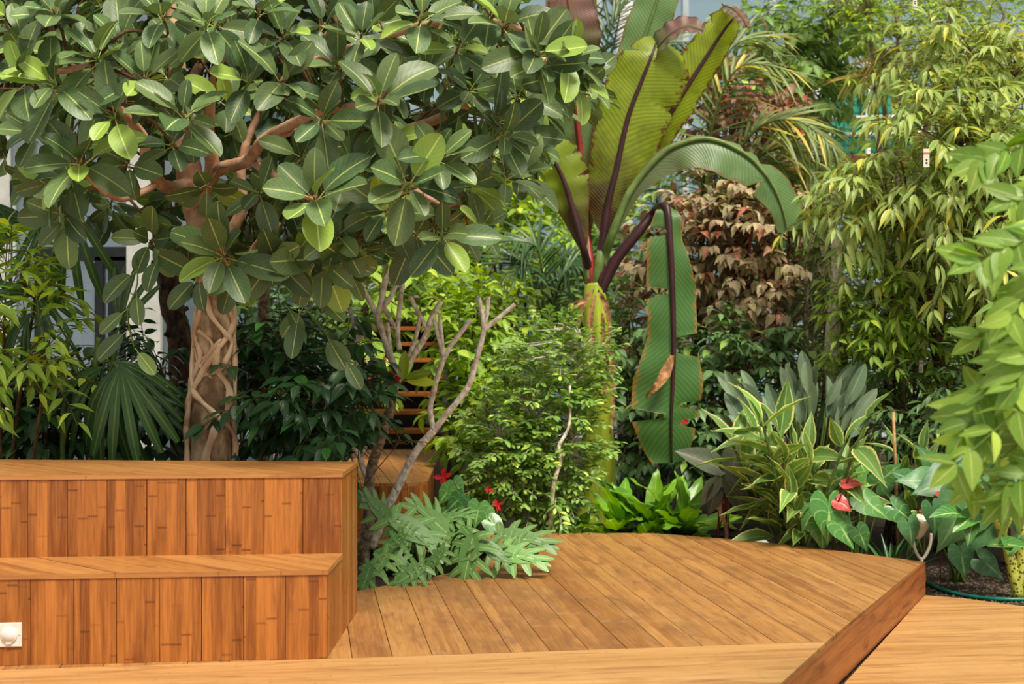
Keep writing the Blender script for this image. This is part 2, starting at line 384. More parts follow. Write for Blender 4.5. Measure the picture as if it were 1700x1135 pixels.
def clip(poly, n, d):
    """keep the side where dot(n,p) >= d"""
    out = []
    for i in range(len(poly)):
        a, b = poly[i], poly[(i+1) % len(poly)]; da = n[0]*a[0]+n[1]*a[1]-d; db = n[0]*b[0]+n[1]*b[1]-d
        if da >= 0: out.append(a)
        if (da >= 0) != (db >= 0): t = da/(da-db); out.append((a[0]+(b[0]-a[0])*t, a[1]+(b[1]-a[1])*t))
    return out
def area(p): return abs(sum(p[i][0]*p[(i+1) % len(p)][1]-p[(i+1) % len(p)][0]*p[i][1] for i in range(len(p))))/2
def ccw(p):
    s = sum(p[i][0]*p[(i+1) % len(p)][1]-p[(i+1) % len(p)][0]*p[i][1] for i in range(len(p)))
    return p if s > 0 else p[::-1]
def planks(poly, direction, width, z, th, mat, parent, name='plank', gap=.0035, offset=0.0, M0=None, seed=3):
    """cut a polygon into boards running along `direction`; each is an object whose local Y runs along it"""
    rng = random.Random(seed)
    dx, dy = direction; l = math.hypot(dx, dy); dx, dy = dx/l, dy/l; nx, ny = dy, -dx
    q = [p[0]*nx+p[1]*ny for p in poly]; k0 = math.floor((min(q)-offset)/width); k1 = math.ceil((max(q)-offset)/width)
    for k in range(k0, k1):
        a, b = offset+k*width+gap/2, offset+(k+1)*width-gap/2
        c = clip(clip(poly, (nx, ny), a), (-nx, -ny), -b)
        if len(c) < 3 or area(c) < 2e-4: continue
        m = (a+b)/2; s = sum(p[0]*dx+p[1]*dy for p in c)/len(c)
        loc = [(p[0]*nx+p[1]*ny-m, p[0]*dx+p[1]*dy-s) for p in c]
        mb = MB(); mb.prism(ccw(loc), -th, rng.uniform(-.0006, .0006))
        R = Matrix(((nx, dx, 0, nx*m+dx*s), (ny, dy, 0, ny*m+dy*s), (0, 0, 1, z), (0, 0, 0, 1)))
        mb.build(name, mat, parent, M=(M0 @ R if M0 else R))
def g2(px, py, z=0.0): p = G(px, py, z); return (p.x, p.y)

PW = .181; DIR = (-.148, 1.0); BDIR = (1.0, .152)
# soil of the planting beds (cut into strips round the timber floor)
gd = MB(); gd.box((-14, 3.0, -.5), (14, 40, -.24))
o = gd.build('ground', M_soil); tag(o, 'dark brown soil of the planting beds', kind='structure')
gd = MB(); gd.box((-14, -6, -.6), (14, 3.0, -.24)); o = gd.build('ground_front', M_concrete); tag(o, 'pale floor behind the photographer', kind='structure')

# main timber platform
floor = thing('floor', 'raised deck of diagonal honey-brown bamboo boards', 'deck', kind='structure')
c0 = (-.83, 6.215); c1 = (-.815, 7.28)
step0, step1 = (2.662, 8.96), (.62, 4.68)               # edge of the step on the right
bl0 = (-3.4, 6.225-.152*2.57+.0); 
bline = lambda x: 6.215+.152*(x+.83)
bx = 1.49
main = [(-3.4, bline(-3.4)), (bx, bline(bx)), step0, g2(1400, 915), g2(1300, 903), g2(1200, 893.5), g2(1100, 886), (1.05, 10.3), (-.1, 10.3), (-.1, 9.4), (-.17, 9.0), (-.32, 8.62), (-.5, 8.36), (-.68, 8.15), (-.875, 7.92), (-3.4, 7.75)]
M_under = M_dark
planks(main, DIR, PW, 0, .024, M_deck, floor, offset=.02)
rear = [(-1.85, 9.75), (-.75, 9.75), (-.1, 9.55), (-.1, 10.3), (-.58, 10.5), (-.58, 12.6), (-1.85, 12.6)]
planks(rear, DIR, PW, 0, .024, M_deck, floor, offset=.02)
border = [(-3.4, bline(-3.4)), (-3.4, 4.3), (.439, 4.3), (bx, bline(bx))]
planks(border, BDIR, PW, 0, .024, M_deckfront, floor, offset=bline(0)*-.9886)
sub = MB(); sub.prism(ccw([(p[0], p[1]) for p in main[:9]]+[(-.12, 9.4), (-.2, 9.0), (-.36, 8.62), (-.54, 8.34), (-.72, 8.12), (-.9, 7.9), (-3.4, 7.72)]), -.2, -.0245)
sub.prism([(-3.4, 4.32), (.42, 4.32), (bx-.02, bline(bx)+.0), (-3.4, bline(-3.4))], -.2, -.0245)
sub.prism(ccw([(-1.83, 12.58), (-1.83, 9.78), (-.75, 9.78), (-.13, 9.58), (-.13, 10.28), (-.6, 10.48), (-.6, 12.58)]), -.2, -.0245)
sub.build('joists', M_dark, floor)
# fascia boards down the step
def wallplanks(p0, p1, z0, z1, width, mat, parent, th=.018, name='plank', vertical=True, gap=.003, out=None):
    a = Vector((p0[0], p0[1], 0)); b = Vector((p1[0], p1[1], 0)); t = (b-a); L = t.length; t.normalize(); nrm = t.cross(UP)  # outward
    if vertical:
        n = max(1, round(L/width)); wd = L/n
        for i in range(n):
            mb = MB(); hw = wd/2-gap/2; h = (z1-z0)/2
            mb.box((-hw, -h, -th), (hw, h, 0))
            c = a+t*(i+.5)*wd; R = Matrix(((t.x, 0, nrm.x, c.x), (t.y, 0, nrm.y, c.y), (0, 1, 0, (z0+z1)/2), (0, 0, 0, 1)))
            mb.build(name, mat, parent, M=R)
    else:
        mb = MB(); h = (z1-z0)/2; mb.box((-h, -L/2, -th), (h, L/2, 0)); c = (a+b)/2
        R = Matrix(((0, t.x, nrm.x, c.x), (0, t.y, nrm.y, c.y), (-1, 0, 0, (z0+z1)/2), (0, 0, 0, 1)))
        if R.determinant() < 0: R = R @ Matrix.Diagonal((-1, 1, 1, 1))
        mb.build(name, mat, parent, M=R)
e = Vector((step0[0]-.439, step0[1]-4.3, 0)).normalized(); on = Vector((e.y, -e.x, 0))*.012
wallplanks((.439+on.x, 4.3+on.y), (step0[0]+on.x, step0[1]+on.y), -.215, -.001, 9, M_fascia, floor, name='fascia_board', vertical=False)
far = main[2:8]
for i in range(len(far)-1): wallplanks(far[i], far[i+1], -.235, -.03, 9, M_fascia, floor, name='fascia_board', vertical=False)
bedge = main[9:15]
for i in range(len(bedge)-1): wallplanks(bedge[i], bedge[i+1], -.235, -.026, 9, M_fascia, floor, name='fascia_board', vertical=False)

# lower timber floor on the right
lower = thing('floor_lower', 'lower walkway of pale honey bamboo boards beyond the step', 'deck', kind='structure')
lp = [(.46, 4.2), (2.9, 4.2), (2.9, 7.2), (3.9, 8.0), G(1700, 1006, -.215)[:2], (2.668, 8.97)]
lp = [(.46, 4.2), (2.55, 4.2), (2.75, 7.0), (3.6, 7.6), (3.6, 8.2), G(1700, 1006, -.215)[:2], G(1600, 993, -.215)[:2], (2.668, 8.955)]
planks(lp, (1, .13), PW, -.215, .022, M_deckfront, lower, offset=.03)

# tiered bench
Z1, Z2, TT = .40, .79, .022
bench = thing('tiered_bench', 'two-tier bamboo bench with upright riser boards beside the deck', 'bench', (-2, 6.7, 0))
fl = lambda x: 6.215+.098*(x+.83)     # foot of lower riser
ul = lambda x: 6.69+.085*(x+.823)     # upper riser
kl = lambda x: 7.30-.07*(x+.815)      # back
XL = -3.4
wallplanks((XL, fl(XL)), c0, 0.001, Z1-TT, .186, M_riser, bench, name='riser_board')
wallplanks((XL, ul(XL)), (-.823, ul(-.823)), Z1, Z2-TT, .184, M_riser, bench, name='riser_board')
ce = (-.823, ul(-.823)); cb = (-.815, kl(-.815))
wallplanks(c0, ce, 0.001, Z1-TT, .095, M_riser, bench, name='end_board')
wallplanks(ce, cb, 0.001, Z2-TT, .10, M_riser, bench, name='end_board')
planks([(XL, fl(XL)-.004), (c0[0]+.004, c0[1]-.004), (ce[0]+.004, ce[1]), (XL, ul(XL))], (.75, -.66), .181, Z1, TT, M_top, bench, name='seat_board', seed=5)
planks([(XL, ul(XL)-.004), (ce[0]+.004, ce[1]-.004), (cb[0]+.004, cb[1]), (XL, kl(XL))], (.75, -.66), .181, Z2, TT, M_top, bench, name='seat_board', seed=6)
wallplanks((XL, fl(XL)-.0055), (c0[0]+.0055, c0[1]-.0055), Z1-TT, Z1-.0005, 9, M_top, bench, th=.0015, name='edge_trim', vertical=False)
wallplanks((c0[0]+.0055, c0[1]-.0055), (ce[0]+.0055, ce[1]), Z1-TT, Z1-.0005, 9, M_top, bench, th=.0015, name='edge_trim', vertical=False)
wallplanks((XL, ul(XL)-.0055), (ce[0]+.0055, ce[1]-.0055), Z2-TT, Z2-.0005, 9, M_top, bench, th=.0015, name='edge_trim', vertical=False)
wallplanks((ce[0]+.0055, ce[1]-.0055), (cb[0]+.0055, cb[1]), Z2-TT, Z2-.0005, 9, M_top, bench, th=.0015, name='edge_trim', vertical=False)
cr = MB()
cr.prism(ccw([(XL, fl(XL)+.02), (c0[0]-.02, c0[1]+.02), (ce[0]-.02, ce[1]+.02), (XL, ul(XL)+.02)]), 0.002, Z1-TT-.001)
cr.prism(ccw([(XL, ul(XL)+.02), (ce[0]-.02, ce[1]+.02), (cb[0]-.02, cb[1]), (XL, kl(XL))]), 0.002, Z2-TT-.001)
cr.build('carcass', M_dark, bench)

# socket plate on the lower riser
cx_ = -2.205; t = Vector((1, .098, 0)).normalized(); n = Vector((t.y, -t.x, 0)); pz = H-(1053-CY)/F*6.08
R = Matrix(((t.x, 0, n.x, cx_), (t.y, 0, n.y, fl(cx_)), (0, 1, 0, pz), (0, 0, 0, 1)))
sk = thing('socket_plate', 'white square electrical plate with round cap on the bench front', 'socket', R.translation)
mb = MB(); b = .053
mb.add([(-b,-b,0),(b,-b,0),(b,b,0),(-b,b,0),(-b,-b,.006),(b,-b,.006),(b,b,.006),(-b,b,.006),(-b+.003,-b+.003,.009),(b-.003,-b+.003,.009),(b-.003,b-.003,.009),(-b+.003,b-.003,.009)],
       [(0,1,5,4),(1,2,6,5),(2,3,7,6),(3,0,4,7),(4,5,9,8),(5,6,10,9),(6,7,11,10),(7,4,8,11),(8,9,10,11)])
mb.build('plate', M_white, sk, M=R)
mb = MB(); mb.lathe([(.036, .009), (.036, .014), (.033, .017), (.029, .0165), (.028, .0185), (.0, .0195)], ns=28); mb.build('cap', M_white, sk, True, M=R)
mb = MB(); mb.box((-.012, -.038, .012), (.012, -.031, .019)); mb.build('latch', M_white, sk, M=R)
for s in (-1, 1): 
    mb = MB(); mb.lathe([(.004, .009), (.004, .0105), (0, .011)], (s*.044, 0, 0), 10); mb.build('screw', M_steel, sk, True, M=R)

# curved bench and stairs behind the plumeria
cbn = thing('curved_bench', 'bamboo bench with rounded corner behind the bare-branched tree', 'bench', (-1.5, 11, 0))
arc = [(-.80+.18*math.sin(a), 10.18-.18*math.cos(a)) for a in [math.pi/2*i/6 for i in range(7)]]
out = [(-1.72, 13.1), (-1.72, 10.1)]+[(-1.3, 10.02)]+arc+[(-.66, 13.15)]
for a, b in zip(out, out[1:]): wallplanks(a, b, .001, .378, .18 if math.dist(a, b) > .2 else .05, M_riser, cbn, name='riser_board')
planks(out, (-.15, 1), .181, .40, .022, M_top, cbn, name='seat_board', seed=9)
st = thing('staircase', 'open timber staircase with dark gaps rising behind the shrubs', 'stairs', (-1.4, 13.3, .4))
for k in range(9):
    mb = MB(); mb.box((-.55, -.14, -.02), (.55, .15, .02)); R = Matrix.Translation((-1.30, 13.45+.28*k, .56+.168*k)) @ Matrix.Rotation(math.pi/2, 4, 'Z')
    mb = MB(); mb.box((-.14, -.62, -.02), (.15, .62, .02)); mb.build('tread', M_riser, st, M=R)
for sx_ in (-1.93, -.67):
    mb = MB(); mb.add([(sx_-.02, 13.2, .25), (sx_+.02, 13.2, .25), (sx_+.02, 15.8, 1.75), (sx_-.02, 15.8, 1.75), (sx_-.02, 13.2, .55), (sx_+.02, 13.2, .55), (sx_+.02, 15.8, 2.07), (sx_-.02, 15.8, 2.07)],
           [(3,2,1,0),(4,5,6,7),(0,1,5,4),(1,2,6,5),(2,3,7,6),(3,0,4,7)]); mb.build('stringer', M_black, st)
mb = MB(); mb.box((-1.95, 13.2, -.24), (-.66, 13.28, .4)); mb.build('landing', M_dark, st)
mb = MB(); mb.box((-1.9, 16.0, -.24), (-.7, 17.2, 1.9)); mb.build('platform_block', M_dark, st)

# ------------------------------------------------------------------ greenhouse shell
def glassmat(name, tint, op):
    t = NT(name)
    tr = t.n('ShaderNodeBsdfTransparent', {0: lin(tint)}); gl = t.n('ShaderNodeBsdfGlossy', {'Color': (.8, .88, .9, 1), 'Roughness': .12})
    df = t.n('ShaderNodeBsdfDiffuse', {0: lin((176, 196, 202))})
    a = t.n('ShaderNodeMixShader', {0: .25, 1: gl.outputs[0], 2: df.outputs[0]}); b = t.n('ShaderNodeMixShader', {0: op, 1: tr.outputs[0], 2: a.outputs[0]})
    return t.end(b.outputs[0])
M_glass = glassmat('greenhouse_glass', (206, 226, 232), .25)
M_glassd = glassmat('facade_glass', (140, 160, 170), .35)
gw = thing('wall_back', 'glazed greenhouse wall with pale steel mullions', 'wall', (0, 24, -.24), kind='structure')
pm = MB(); pm.box((-.72, -.01, -.6), (.72, .01, .6)); pane_me = mesh('pane', pm.v, pm.f); pane_me.materials.append(M_glass)
vm_ = MB(); vm_.box((-.05, -.09, 0), (.05, .09, 9.4)); vme = mesh('mullion', vm_.v, vm_.f); vme.materials.append(M_steel)
tm_ = MB(); tm_.box((-10.6, -.05, -.04), (10.6, .05, .04)); tme = mesh('transom', tm_.v, tm_.f); tme.materials.append(M_steel)
for i in range(15):
    link('mullion', vme, gw, M=Matrix.Translation((-10.5+1.5*i, 24, -.24)))
    if i < 14:
        for k in range(7): link('pane', pane_me, gw, M=Matrix.Translation((-9.75+1.5*i, 24.02, .45+1.28*k)))
for k in range(8): link('transom', tme, gw, M=Matrix.Translation((0, 24, -.19+1.28*k)))
# diagonal pipes and a steel post seen between the leaves
def pipe(name, a, b, r, mat, label, cat, **kw):
    o = one('tube', [a, b], r, 10).build(name, mat, None, True); return tag(o, label, cat, **kw)
pipe('roof_strut', W(738, 405, 18), W(800, 520, 18)-Vector((0, 0, 2.0)), .045, M_steel, 'pale diagonal steel strut behind the bare-branched tree', 'strut')
pipe('steel_post', W(722, 300, 18.5), Vector((W(722, 0, 18.5).x, 18.5, -.24)), .07, M_steel, 'pale upright steel post beside the diagonal strut', 'post')
pipe('steel_post', W(702, 200, 19.5), Vector((W(702, 0, 19.5).x, 19.5, -.24)), .16, M_concrete, 'thick grey round column beside the thin steel post', 'post')
pipe('steel_post', W(1037, -40, 20), Vector((W(1037, 0, 20).x, 20, -.24)), .12, M_concrete, 'grey column behind the palm fronds beside the banana plant', 'post')
# left building with door
lw = thing('wall_left', 'pale concrete facade with tall glass panes', 'wall', (-5, 14.2, 0), kind='structure')
YB = 14.0
def bxp(px0, px1, z0, z1, y0, y1, name, mat, parent):
    mb = MB(); mb.box(((px0-CX)/F*YB, y0, z0), ((px1-CX)/F*YB, y1, z1)); return mb.build(name, mat, parent)
bxp(-70, 16, -.24, 4.6, YB, YB+.3, 'pier', M_concrete, lw)
for a in range(-460, -70, 97): bxp(a, a+93, -.24, 2.9, YB+.04, YB+.06, 'pane', M_glassd, lw); bxp(a+93, a+97, -.24, 2.9, YB, YB+.1, 'mullion', M_steel, lw)
bxp(-460, -70, 2.9, 3.05, YB, YB+.12, 'transom', M_black, lw); bxp(-460, -70, 3.05, 5.2, YB+.04, YB+.06, 'pane', M_glassd, lw); bxp(212, 268, -.24, 3.4, YB-.05, YB+.3, 'pier', M_concrete, lw)
bxp(16, 212, 2.9, 3.05, YB, YB+.12, 'transom', M_black, lw); bxp(268, 520, 2.9, 3.05, YB, YB+.12, 'transom', M_black, lw)
bxp(16, 60, -.24, 2.9, YB+.04, YB+.06, 'pane', M_glassd, lw); bxp(60, 212, 2.35, 2.9, YB+.04, YB+.06, 'pane', M_glassd, lw)
bxp(16, 520, 3.05, 5.2, YB+.04, YB+.06, 'pane', M_glassd, lw)
for a in range(268, 520, 63): bxp(a, a+60, -.24, 2.9, YB+.04, YB+.06, 'pane', M_glassd, lw); bxp(a+60, a+63, -.24, 2.9, YB, YB+.1, 'mullion', M_steel, lw)
dr = thing('door_1', 'dark framed glass door with a steel pull handle', 'door', W(130, 567, YB), kind='structure')
for a, b_ in ((58, 76), (158, 172), (180, 212)): bxp(a, b_, -.24, 2.28, YB-.02, YB+.1, 'stile', M_black, dr)
bxp(58, 212, 2.24, 2.38, YB-.02, YB+.1, 'rail', M_black, dr); bxp(58, 212, -.24, .0, YB-.02, YB+.1, 'rail', M_black, dr)
bxp(76, 158, 0, 2.24, YB+.03, YB+.05, 'pane', M_glassd, dr); bxp(172, 180, 0, 2.24, YB+.03, YB+.05, 'pane', M_glassd, dr)
hx = (195-CX)/F*(YB-.08); one('tube', [(hx, YB-.08, 1.3), (hx, YB-.08, 1.95)], .014, 8).build('handle', M_steel, dr, True)
for zz in (1.36, 1.89): one('tube', [(hx, YB-.08, zz), (hx, YB-.01, zz)], .01, 6).build('handle_bracket', M_steel, dr, True)

# scaffold with green netting far right, brown planter wall
M_net = NT('green_netting')
tc = M_net.n('ShaderNodeTexCoord'); sxn = M_net.n('ShaderNodeSeparateXYZ', {0: tc.outputs['Object']})
gx = M_net.ss(M_net.m_('ABSOLUTE', M_net.m_('SUBTRACT', M_net.m_('FRACT', M_net.m_('MULTIPLY', sxn.outputs[0], 9.0)), .5)), .36, .40)
gz = M_net.ss(M_net.m_('ABSOLUTE', M_net.m_('SUBTRACT', M_net.m_('FRACT', M_net.m_('MULTIPLY', sxn.outputs[2], 9.0)), .5)), .36, .40)
M_net = M_net.end(M_net.n('ShaderNodeBsdfPrincipled', {'Base Color': M_net.mix(M_net.m_('MAXIMUM', gx, gz), lin((36, 150, 124)), lin((18, 96, 80))), 'Roughness': .7}).outputs[0])
ne = thing('green_netting', 'teal green net screen tied to white scaffold tubes', 'screen', W(1450, 250, 19))
a, b = W(1352, 150, 19), W(1600, 285, 19); mb = MB(); mb.box((a.x, 19, b.z), (b.x, 19.02, a.z)); mb.build('net', M_net, ne)
for px in (1357, 1441, 1533, 1600): p = W(px, 60, 18.9); one('tube', [p, (p.x, p.y, -.24)], .035, 8).build('scaffold_tube', M_white, ne, True)
for py in (197, 225, 268): one('tube', [W(1350, py, 18.85), W(1605, py-6, 18.85)], .028, 8).build('scaffold_tube', M_white, ne, True)
a, b = W(1350, 262, 18.4), W(1640, 285, 18.4); wk = thing('walkway_beam', 'reddish brown beam of the raised walkway below the green netting', 'beam', (a.x, 18.4, 0))
mb = MB(); mb.box((a.x, 18.0, b.z), (b.x, 18.75, a.z)); mb.build('beam', M_brown, wk)
for px in (1365, 1500, 1628): p = W(px, 285, 18.4); one('tube', [p, (p.x, p.y, -.24)], .09, 10).build('post', M_brown, wk, True)

# ------------------------------------------------------------------ plant materials
B_ban = plainmat('banyan_bark', (238, 208, 172), (204, 166, 130), 7, .85, .5, (1, 1, .5))
B_bantop = plainmat('banyan_branch_bark', (216, 174, 142), (170, 124, 96), 9, .85, .5)
B_core = plainmat('banyan_core_bark', (206, 176, 140), (120, 92, 68), 9, .9, .8, (1, 1, .6))  # darker than the roots: crevice shade between them is put into the colour
B_dark = plainmat('dark_bark', (98, 74, 54), (44, 32, 26), 26, .95, 1.0, (1, 1, .45))
B_plum = plainmat('grey_bark', (244, 236, 222), (192, 172, 150), 34, .9, .7, (1, 1, .7))
B_plumlow = plainmat('old_grey_bark', (168, 146, 122), (106, 88, 70), 30, .9, .7)
B_stem = plainmat('brown_stem', (122, 92, 60), (84, 60, 40), 20, .8, .4)
B_green = plainmat('green_stem', (104, 128, 56), (80, 100, 44), 12, .6)
B_red = plainmat('red_stem', (142, 60, 52), (104, 46, 40), 12, .6)

L_ban = leafmat('banyan_leaf', (108, 130, 76), (54, 88, 54), (186, 198, 110), young=(124, 150, 60), nv=8, vstr=.16, hv=.8, rough=.42, tr=.12, spec=.45, rib=.035)
L_hib = leafmat('dark_leaf', (62, 98, 54), (36, 68, 40), (70, 104, 70), young=(70, 124, 54), nv=7, vstr=.3, rough=.32, tr=.10, spec=.5)
L_fan = leafmat('fan_palm_leaf', (66, 102, 50), (38, 74, 40), (104, 134, 70), nv=1, vstr=0, rough=.38, tr=.12, rib=.10)
L_brt = leafmat('bright_leaf', (158, 188, 62), (98, 144, 46), (184, 200, 96), young=(184, 204, 70), nv=7, vstr=.25, rough=.4, tr=.3)
L_phi = leafmat('philodendron_leaf', (118, 158, 88), (80, 126, 66), (164, 190, 122), nv=1, vstr=0, rough=.42, tr=.15, rib=.06)
L_fern = leafmat('nest_fern_leaf', (126, 176, 44), (86, 146, 36), (160, 190, 80), young=(166, 200, 64), nv=14, vstr=.2, rough=.32, tr=.28, spec=.5, rib=.05)
L_gin = leafmat('variegated_leaf', (122, 160, 80), (80, 126, 60), (170, 194, 108), margin=(224, 222, 132), mwid=.80, nv=10, vstr=.15, rough=.42, tr=.22)
L_ant = leafmat('heart_leaf', (88, 142, 64), (52, 106, 54), (160, 190, 112), nv=6, vstr=.45, rough=.3, tr=.15, spec=.5)
L_alo = leafmat('dull_purple_leaf', (96, 106, 84), (66, 72, 64), (128, 120, 104), nv=8, vstr=.4, rough=.35, tr=.08)
L_grey = leafmat('grey_green_leaf', (130, 150, 116), (84, 110, 84), (140, 158, 132), nv=9, vstr=.2, rough=.5, tr=.08)
L_fg = leafmat('pinnate_leaf', (136, 168, 66), (92, 136, 50), (182, 200, 108), young=(170, 196, 84), nv=7, vstr=.25, rough=.4, tr=.32)
L_mur = leafmat('small_leaf', (146, 184, 82), (82, 128, 54), (170, 196, 110), young=(190, 212, 96), nv=4, vstr=.1, rough=.34, tr=.2, spec=.5)
L_cop = leafmat('copper_leaf', (208, 182, 150), (138, 138, 82), (196, 160, 134), young=(166, 88, 78), nv=6, vstr=.3, rough=.5, tr=.22, spots=(126, 134, 72), hv=.8, sp=(.52, .6))
L_wil = leafmat('willow_leaf', (170, 186, 96), (108, 142, 60), (200, 208, 136), young=(190, 184, 70), nv=1, vstr=0, rough=.38, tr=.28, rib=.06)
L_tree = leafmat('tree_leaf', (146, 178, 96), (86, 126, 62), (180, 200, 130), young=(176, 204, 84), nv=6, vstr=.2, rough=.45, tr=.28)
L_dra = leafmat('strap_leaf', (82, 106, 56), (46, 72, 40), (120, 140, 84), nv=1, vstr=0, rough=.4, tr=.12, rib=.08)
L_strap = leafmat('lily_leaf', (62, 116, 50), (40, 86, 40), (100, 150, 76), nv=1, vstr=0, rough=.3, tr=.12, rib=.08)
L_yel = leafmat('palm_leaflet', (122, 142, 70), (84, 112, 52), (170, 170, 90), young=(190, 170, 70), nv=1, vstr=0, rough=.4, tr=.25, rib=.10)

T_ban = [leaf_tpl('obovate', .52+.03*i, 9, 4, curl=c, fold=.16, wave=.012, pet=.26, seed=i, petr=.013, twist=tw) for i, (c, tw) in enumerate(((.05, 0), (.18, .2), (.30, -.2), (.12, .35), (-.06, 0)))]
T_ova = [leaf_tpl('ovate', .48, 6, 2, curl=c, fold=.15, pet=.12, seed=i, tip=.5, wave=.015) for i, c in enumerate((.12, .28, .45))]
T_lan = [leaf_tpl('lance', .30, 6, 2, curl=c, fold=.2, pet=.08, seed=i) for i, c in enumerate((.1, .25, .45))]
T_wil = [leaf_tpl('lance', .24, 6, 2, curl=c, fold=.25, pet=.06, seed=i, twist=tw) for i, (c, tw) in enumerate(((.12, .2), (.35, -.3), (.6, 0)))]
T_lin = [leaf_tpl('linear', .075, 7, 2, curl=c, fold=.3, seed=i) for i, c in enumerate((.1, .35, .6))]
T_sml = [leaf_tpl('obovate', .5, 3, 2, curl=.1, fold=.12, seed=i) for i in range(2)]
T_hrt = [heart_tpl(.95, c, seed=i) for i, c in enumerate((.12, .3))]
T_cop = [leaf_tpl('ovate', .58, 5, 2, curl=c, fold=.2, seed=i, tip=.4, pet=.1, wave=.03) for i, c in enumerate((.15, .4, .6))]

# ------------------------------------------------------------------ banyan
rng = random.Random(11)
YT = 8.15
ban = thing('banyan_tree', 'broad-leaved banyan tree with braided aerial roots round its trunk', 'tree', ((353-CX)/F*YT, YT, -.24))
tp = [(352, 1010, 45), (352, 900, 43), (352, 800, 42), (352, 760, 41), (351, 697, 41), (356, 627, 37), (357, 556, 34), (358, 500, 31), (356, 478, 30), (350, 440, 27), (342, 400, 26), (330, 350, 25), (318, 310, 23), (308, 250, 21), (300, 180, 18), (292, 90, 14), (280, -20, 9), (270, -140, 5)]
path = smoothpath([W(a, b, YT) for a, b, c in tp], 3); rad = lerplist([c/F*YT for a, b, c in tp], len(path))
path = [p if p.z > -.24 else Vector((p.x, p.y, -.24)) for p in path]
kc = [i for i, p in enumerate(path) if p.z < 1.78][-1]
one('tube', path[:kc+1], [q*.86 for q in rad[:kc+1]], 20, wob=.04, rng=rng).build('trunk', B_core, ban, True)
one('tube', path[kc:], rad[kc:], 14, wob=.05, rng=rng).build('main_limb', B_bantop, ban, True)
def trunk_at(py):
    for i in range(len(tp)-1):
        if tp[i][1] >= py >= tp[i+1][1]:
            k = (tp[i][1]-py)/(tp[i][1]-tp[i+1][1]); return tp[i][0]*(1-k)+tp[i+1][0]*k, tp[i][2]*(1-k)+tp[i+1][2]*k
    return tp[0][0], tp[0][2]
def on_trunk(px, py, lift=1.02, back=False):
    c, r = trunk_at(py); d = max(-.98, min(.98, (px-c)/(r*lift))); Yr = r*lift/F*YT
    return W(c, py, YT)+Vector((d*Yr, (1 if back else -1)*math.sqrt(1-d*d)*Yr, 0))
roots = [([(960,270),(955,400),(918,480),(908,640),(925,750),(965,800),(1040,870),(1108,965),(1112,1085)], 20),
 ([(985,270),(1010,400),(1075,490),(1100,540),(1070,640)], 17), ([(1115,300),(1118,450),(1040,575),(955,705),(905,790),(878,890),(882,1000),(890,1090)], 22),
 ([(1050,540),(1040,650),(1092,750),(1084,850),(1035,940),(1000,1090)], 23), ([(1124,500),(1112,700),(1122,900),(1116,1090)], 18),
 ([(915,500),(962,590),(950,650),(905,720)], 17), ([(890,700),(900,850),(872,930),(880,1090)], 20), ([(1060,270),(1090,380),(1122,440),(1124,520)], 18),
 ([(950,480),(1020,540),(1000,600),(935,670)], 13), ([(1060,880),(1030,960),(990,1090)], 30), ([(1100,560),(1060,660),(960,690)], 12), ([(940,640),(1010,580),(1060,520)], 14),
 ([(930,300),(905,420),(912,560)], 15), ([(1020,700),(960,640),(930,560)], 10)]
for pts, wd in roots:
    pp = [(x*.3523, 380+y*.3523) for x, y in pts]
    if pp[-1][1] > 755: pp.append((pp[-1][0], 840))
    P = smoothpath([on_trunk(a, b, .98) for a, b in pp], 6); r = wd*.3523/2/F*YT*1.5
    one('tube', P, [r*(.9+.2*math.sin(i*.7+wd)) for i in range(len(P))], 8, wob=.07, rng=rng).build('aerial_root', B_ban, ban, True)
for k in range(6):
    x0 = rng.uniform(322, 385); x1 = rng.uniform(322, 385); P = smoothpath([on_trunk(x0, 480, 1.03, True), on_trunk((x0+x1)/2+rng.uniform(-15, 15), 620, 1.03, True), on_trunk(x1, 840, 1.03, True)], 6)
    one('tube', P, .024, 7, wob=.07, rng=rng).build('aerial_root', B_ban, ban, True)
limbs = [([(326,340,8.1),(352,285,7.95),(346,232,7.8),(352,150,7.6),(380,60,7.4)], 15), ([(348,290,7.98),(375,277,7.8),(412,266,7.7),(440,232,7.5),(520,190,7.2),(600,175,6.95),(660,165,6.8)], 12),
 ([(312,306,8.1),(285,312,7.95),(262,300,7.8),(243,262,7.65),(236,225,7.5),(190,170,7.2),(150,110,6.9)], 13), ([(345,420,8.1),(385,380,8.0),(402,340,7.95),(400,285,7.9),(420,210,7.9),(480,120,7.9),(560,40,7.8)], 11),
 ([(310,250,8.15),(240,180,8.4),(150,120,8.5),(40,80,8.4)], 11), ([(340,400,8.2),(380,360,8.5),(470,300,8.7),(600,240,8.6),(720,200,8.3),(820,150,7.9),(900,100,7.6),(990,140,7.4)], 12),
 ([(302,200,8.15),(330,110,8.6),(420,20,8.9),(560,-60,9.0)], 10), ([(420,270,7.7),(470,300,7.4),(505,325,7.1),(525,330,6.85)], 7), ([(600,240,8.5),(640,290,7.8),(680,310,7.2),(740,345,6.95)], 8),
 ([(352,470,8.0),(375,440,7.75),(372,425,7.6)], 9), ([(388,478,8.15),(408,440,8.1),(430,400,8.0),(470,370,7.8)], 8), ([(700,205,8.3),(760,250,7.7),(800,240,7.3),(838,226,7.1)], 7), ([(262,305,7.8),(200,330,7.5),(140,290,7.2),(131,270,7.0)], 6),
 ([(500,110,7.9),(640,60,7.5),(760,30,7.2),(838,40,7.0),(912,68,6.9)], 8), ([(440,235,7.5),(540,205,7.25),(600,215,7.1)], 5), ([(150,110,6.9),(90,120,6.8),(35,130,6.7)], 6)]
lp_ = []
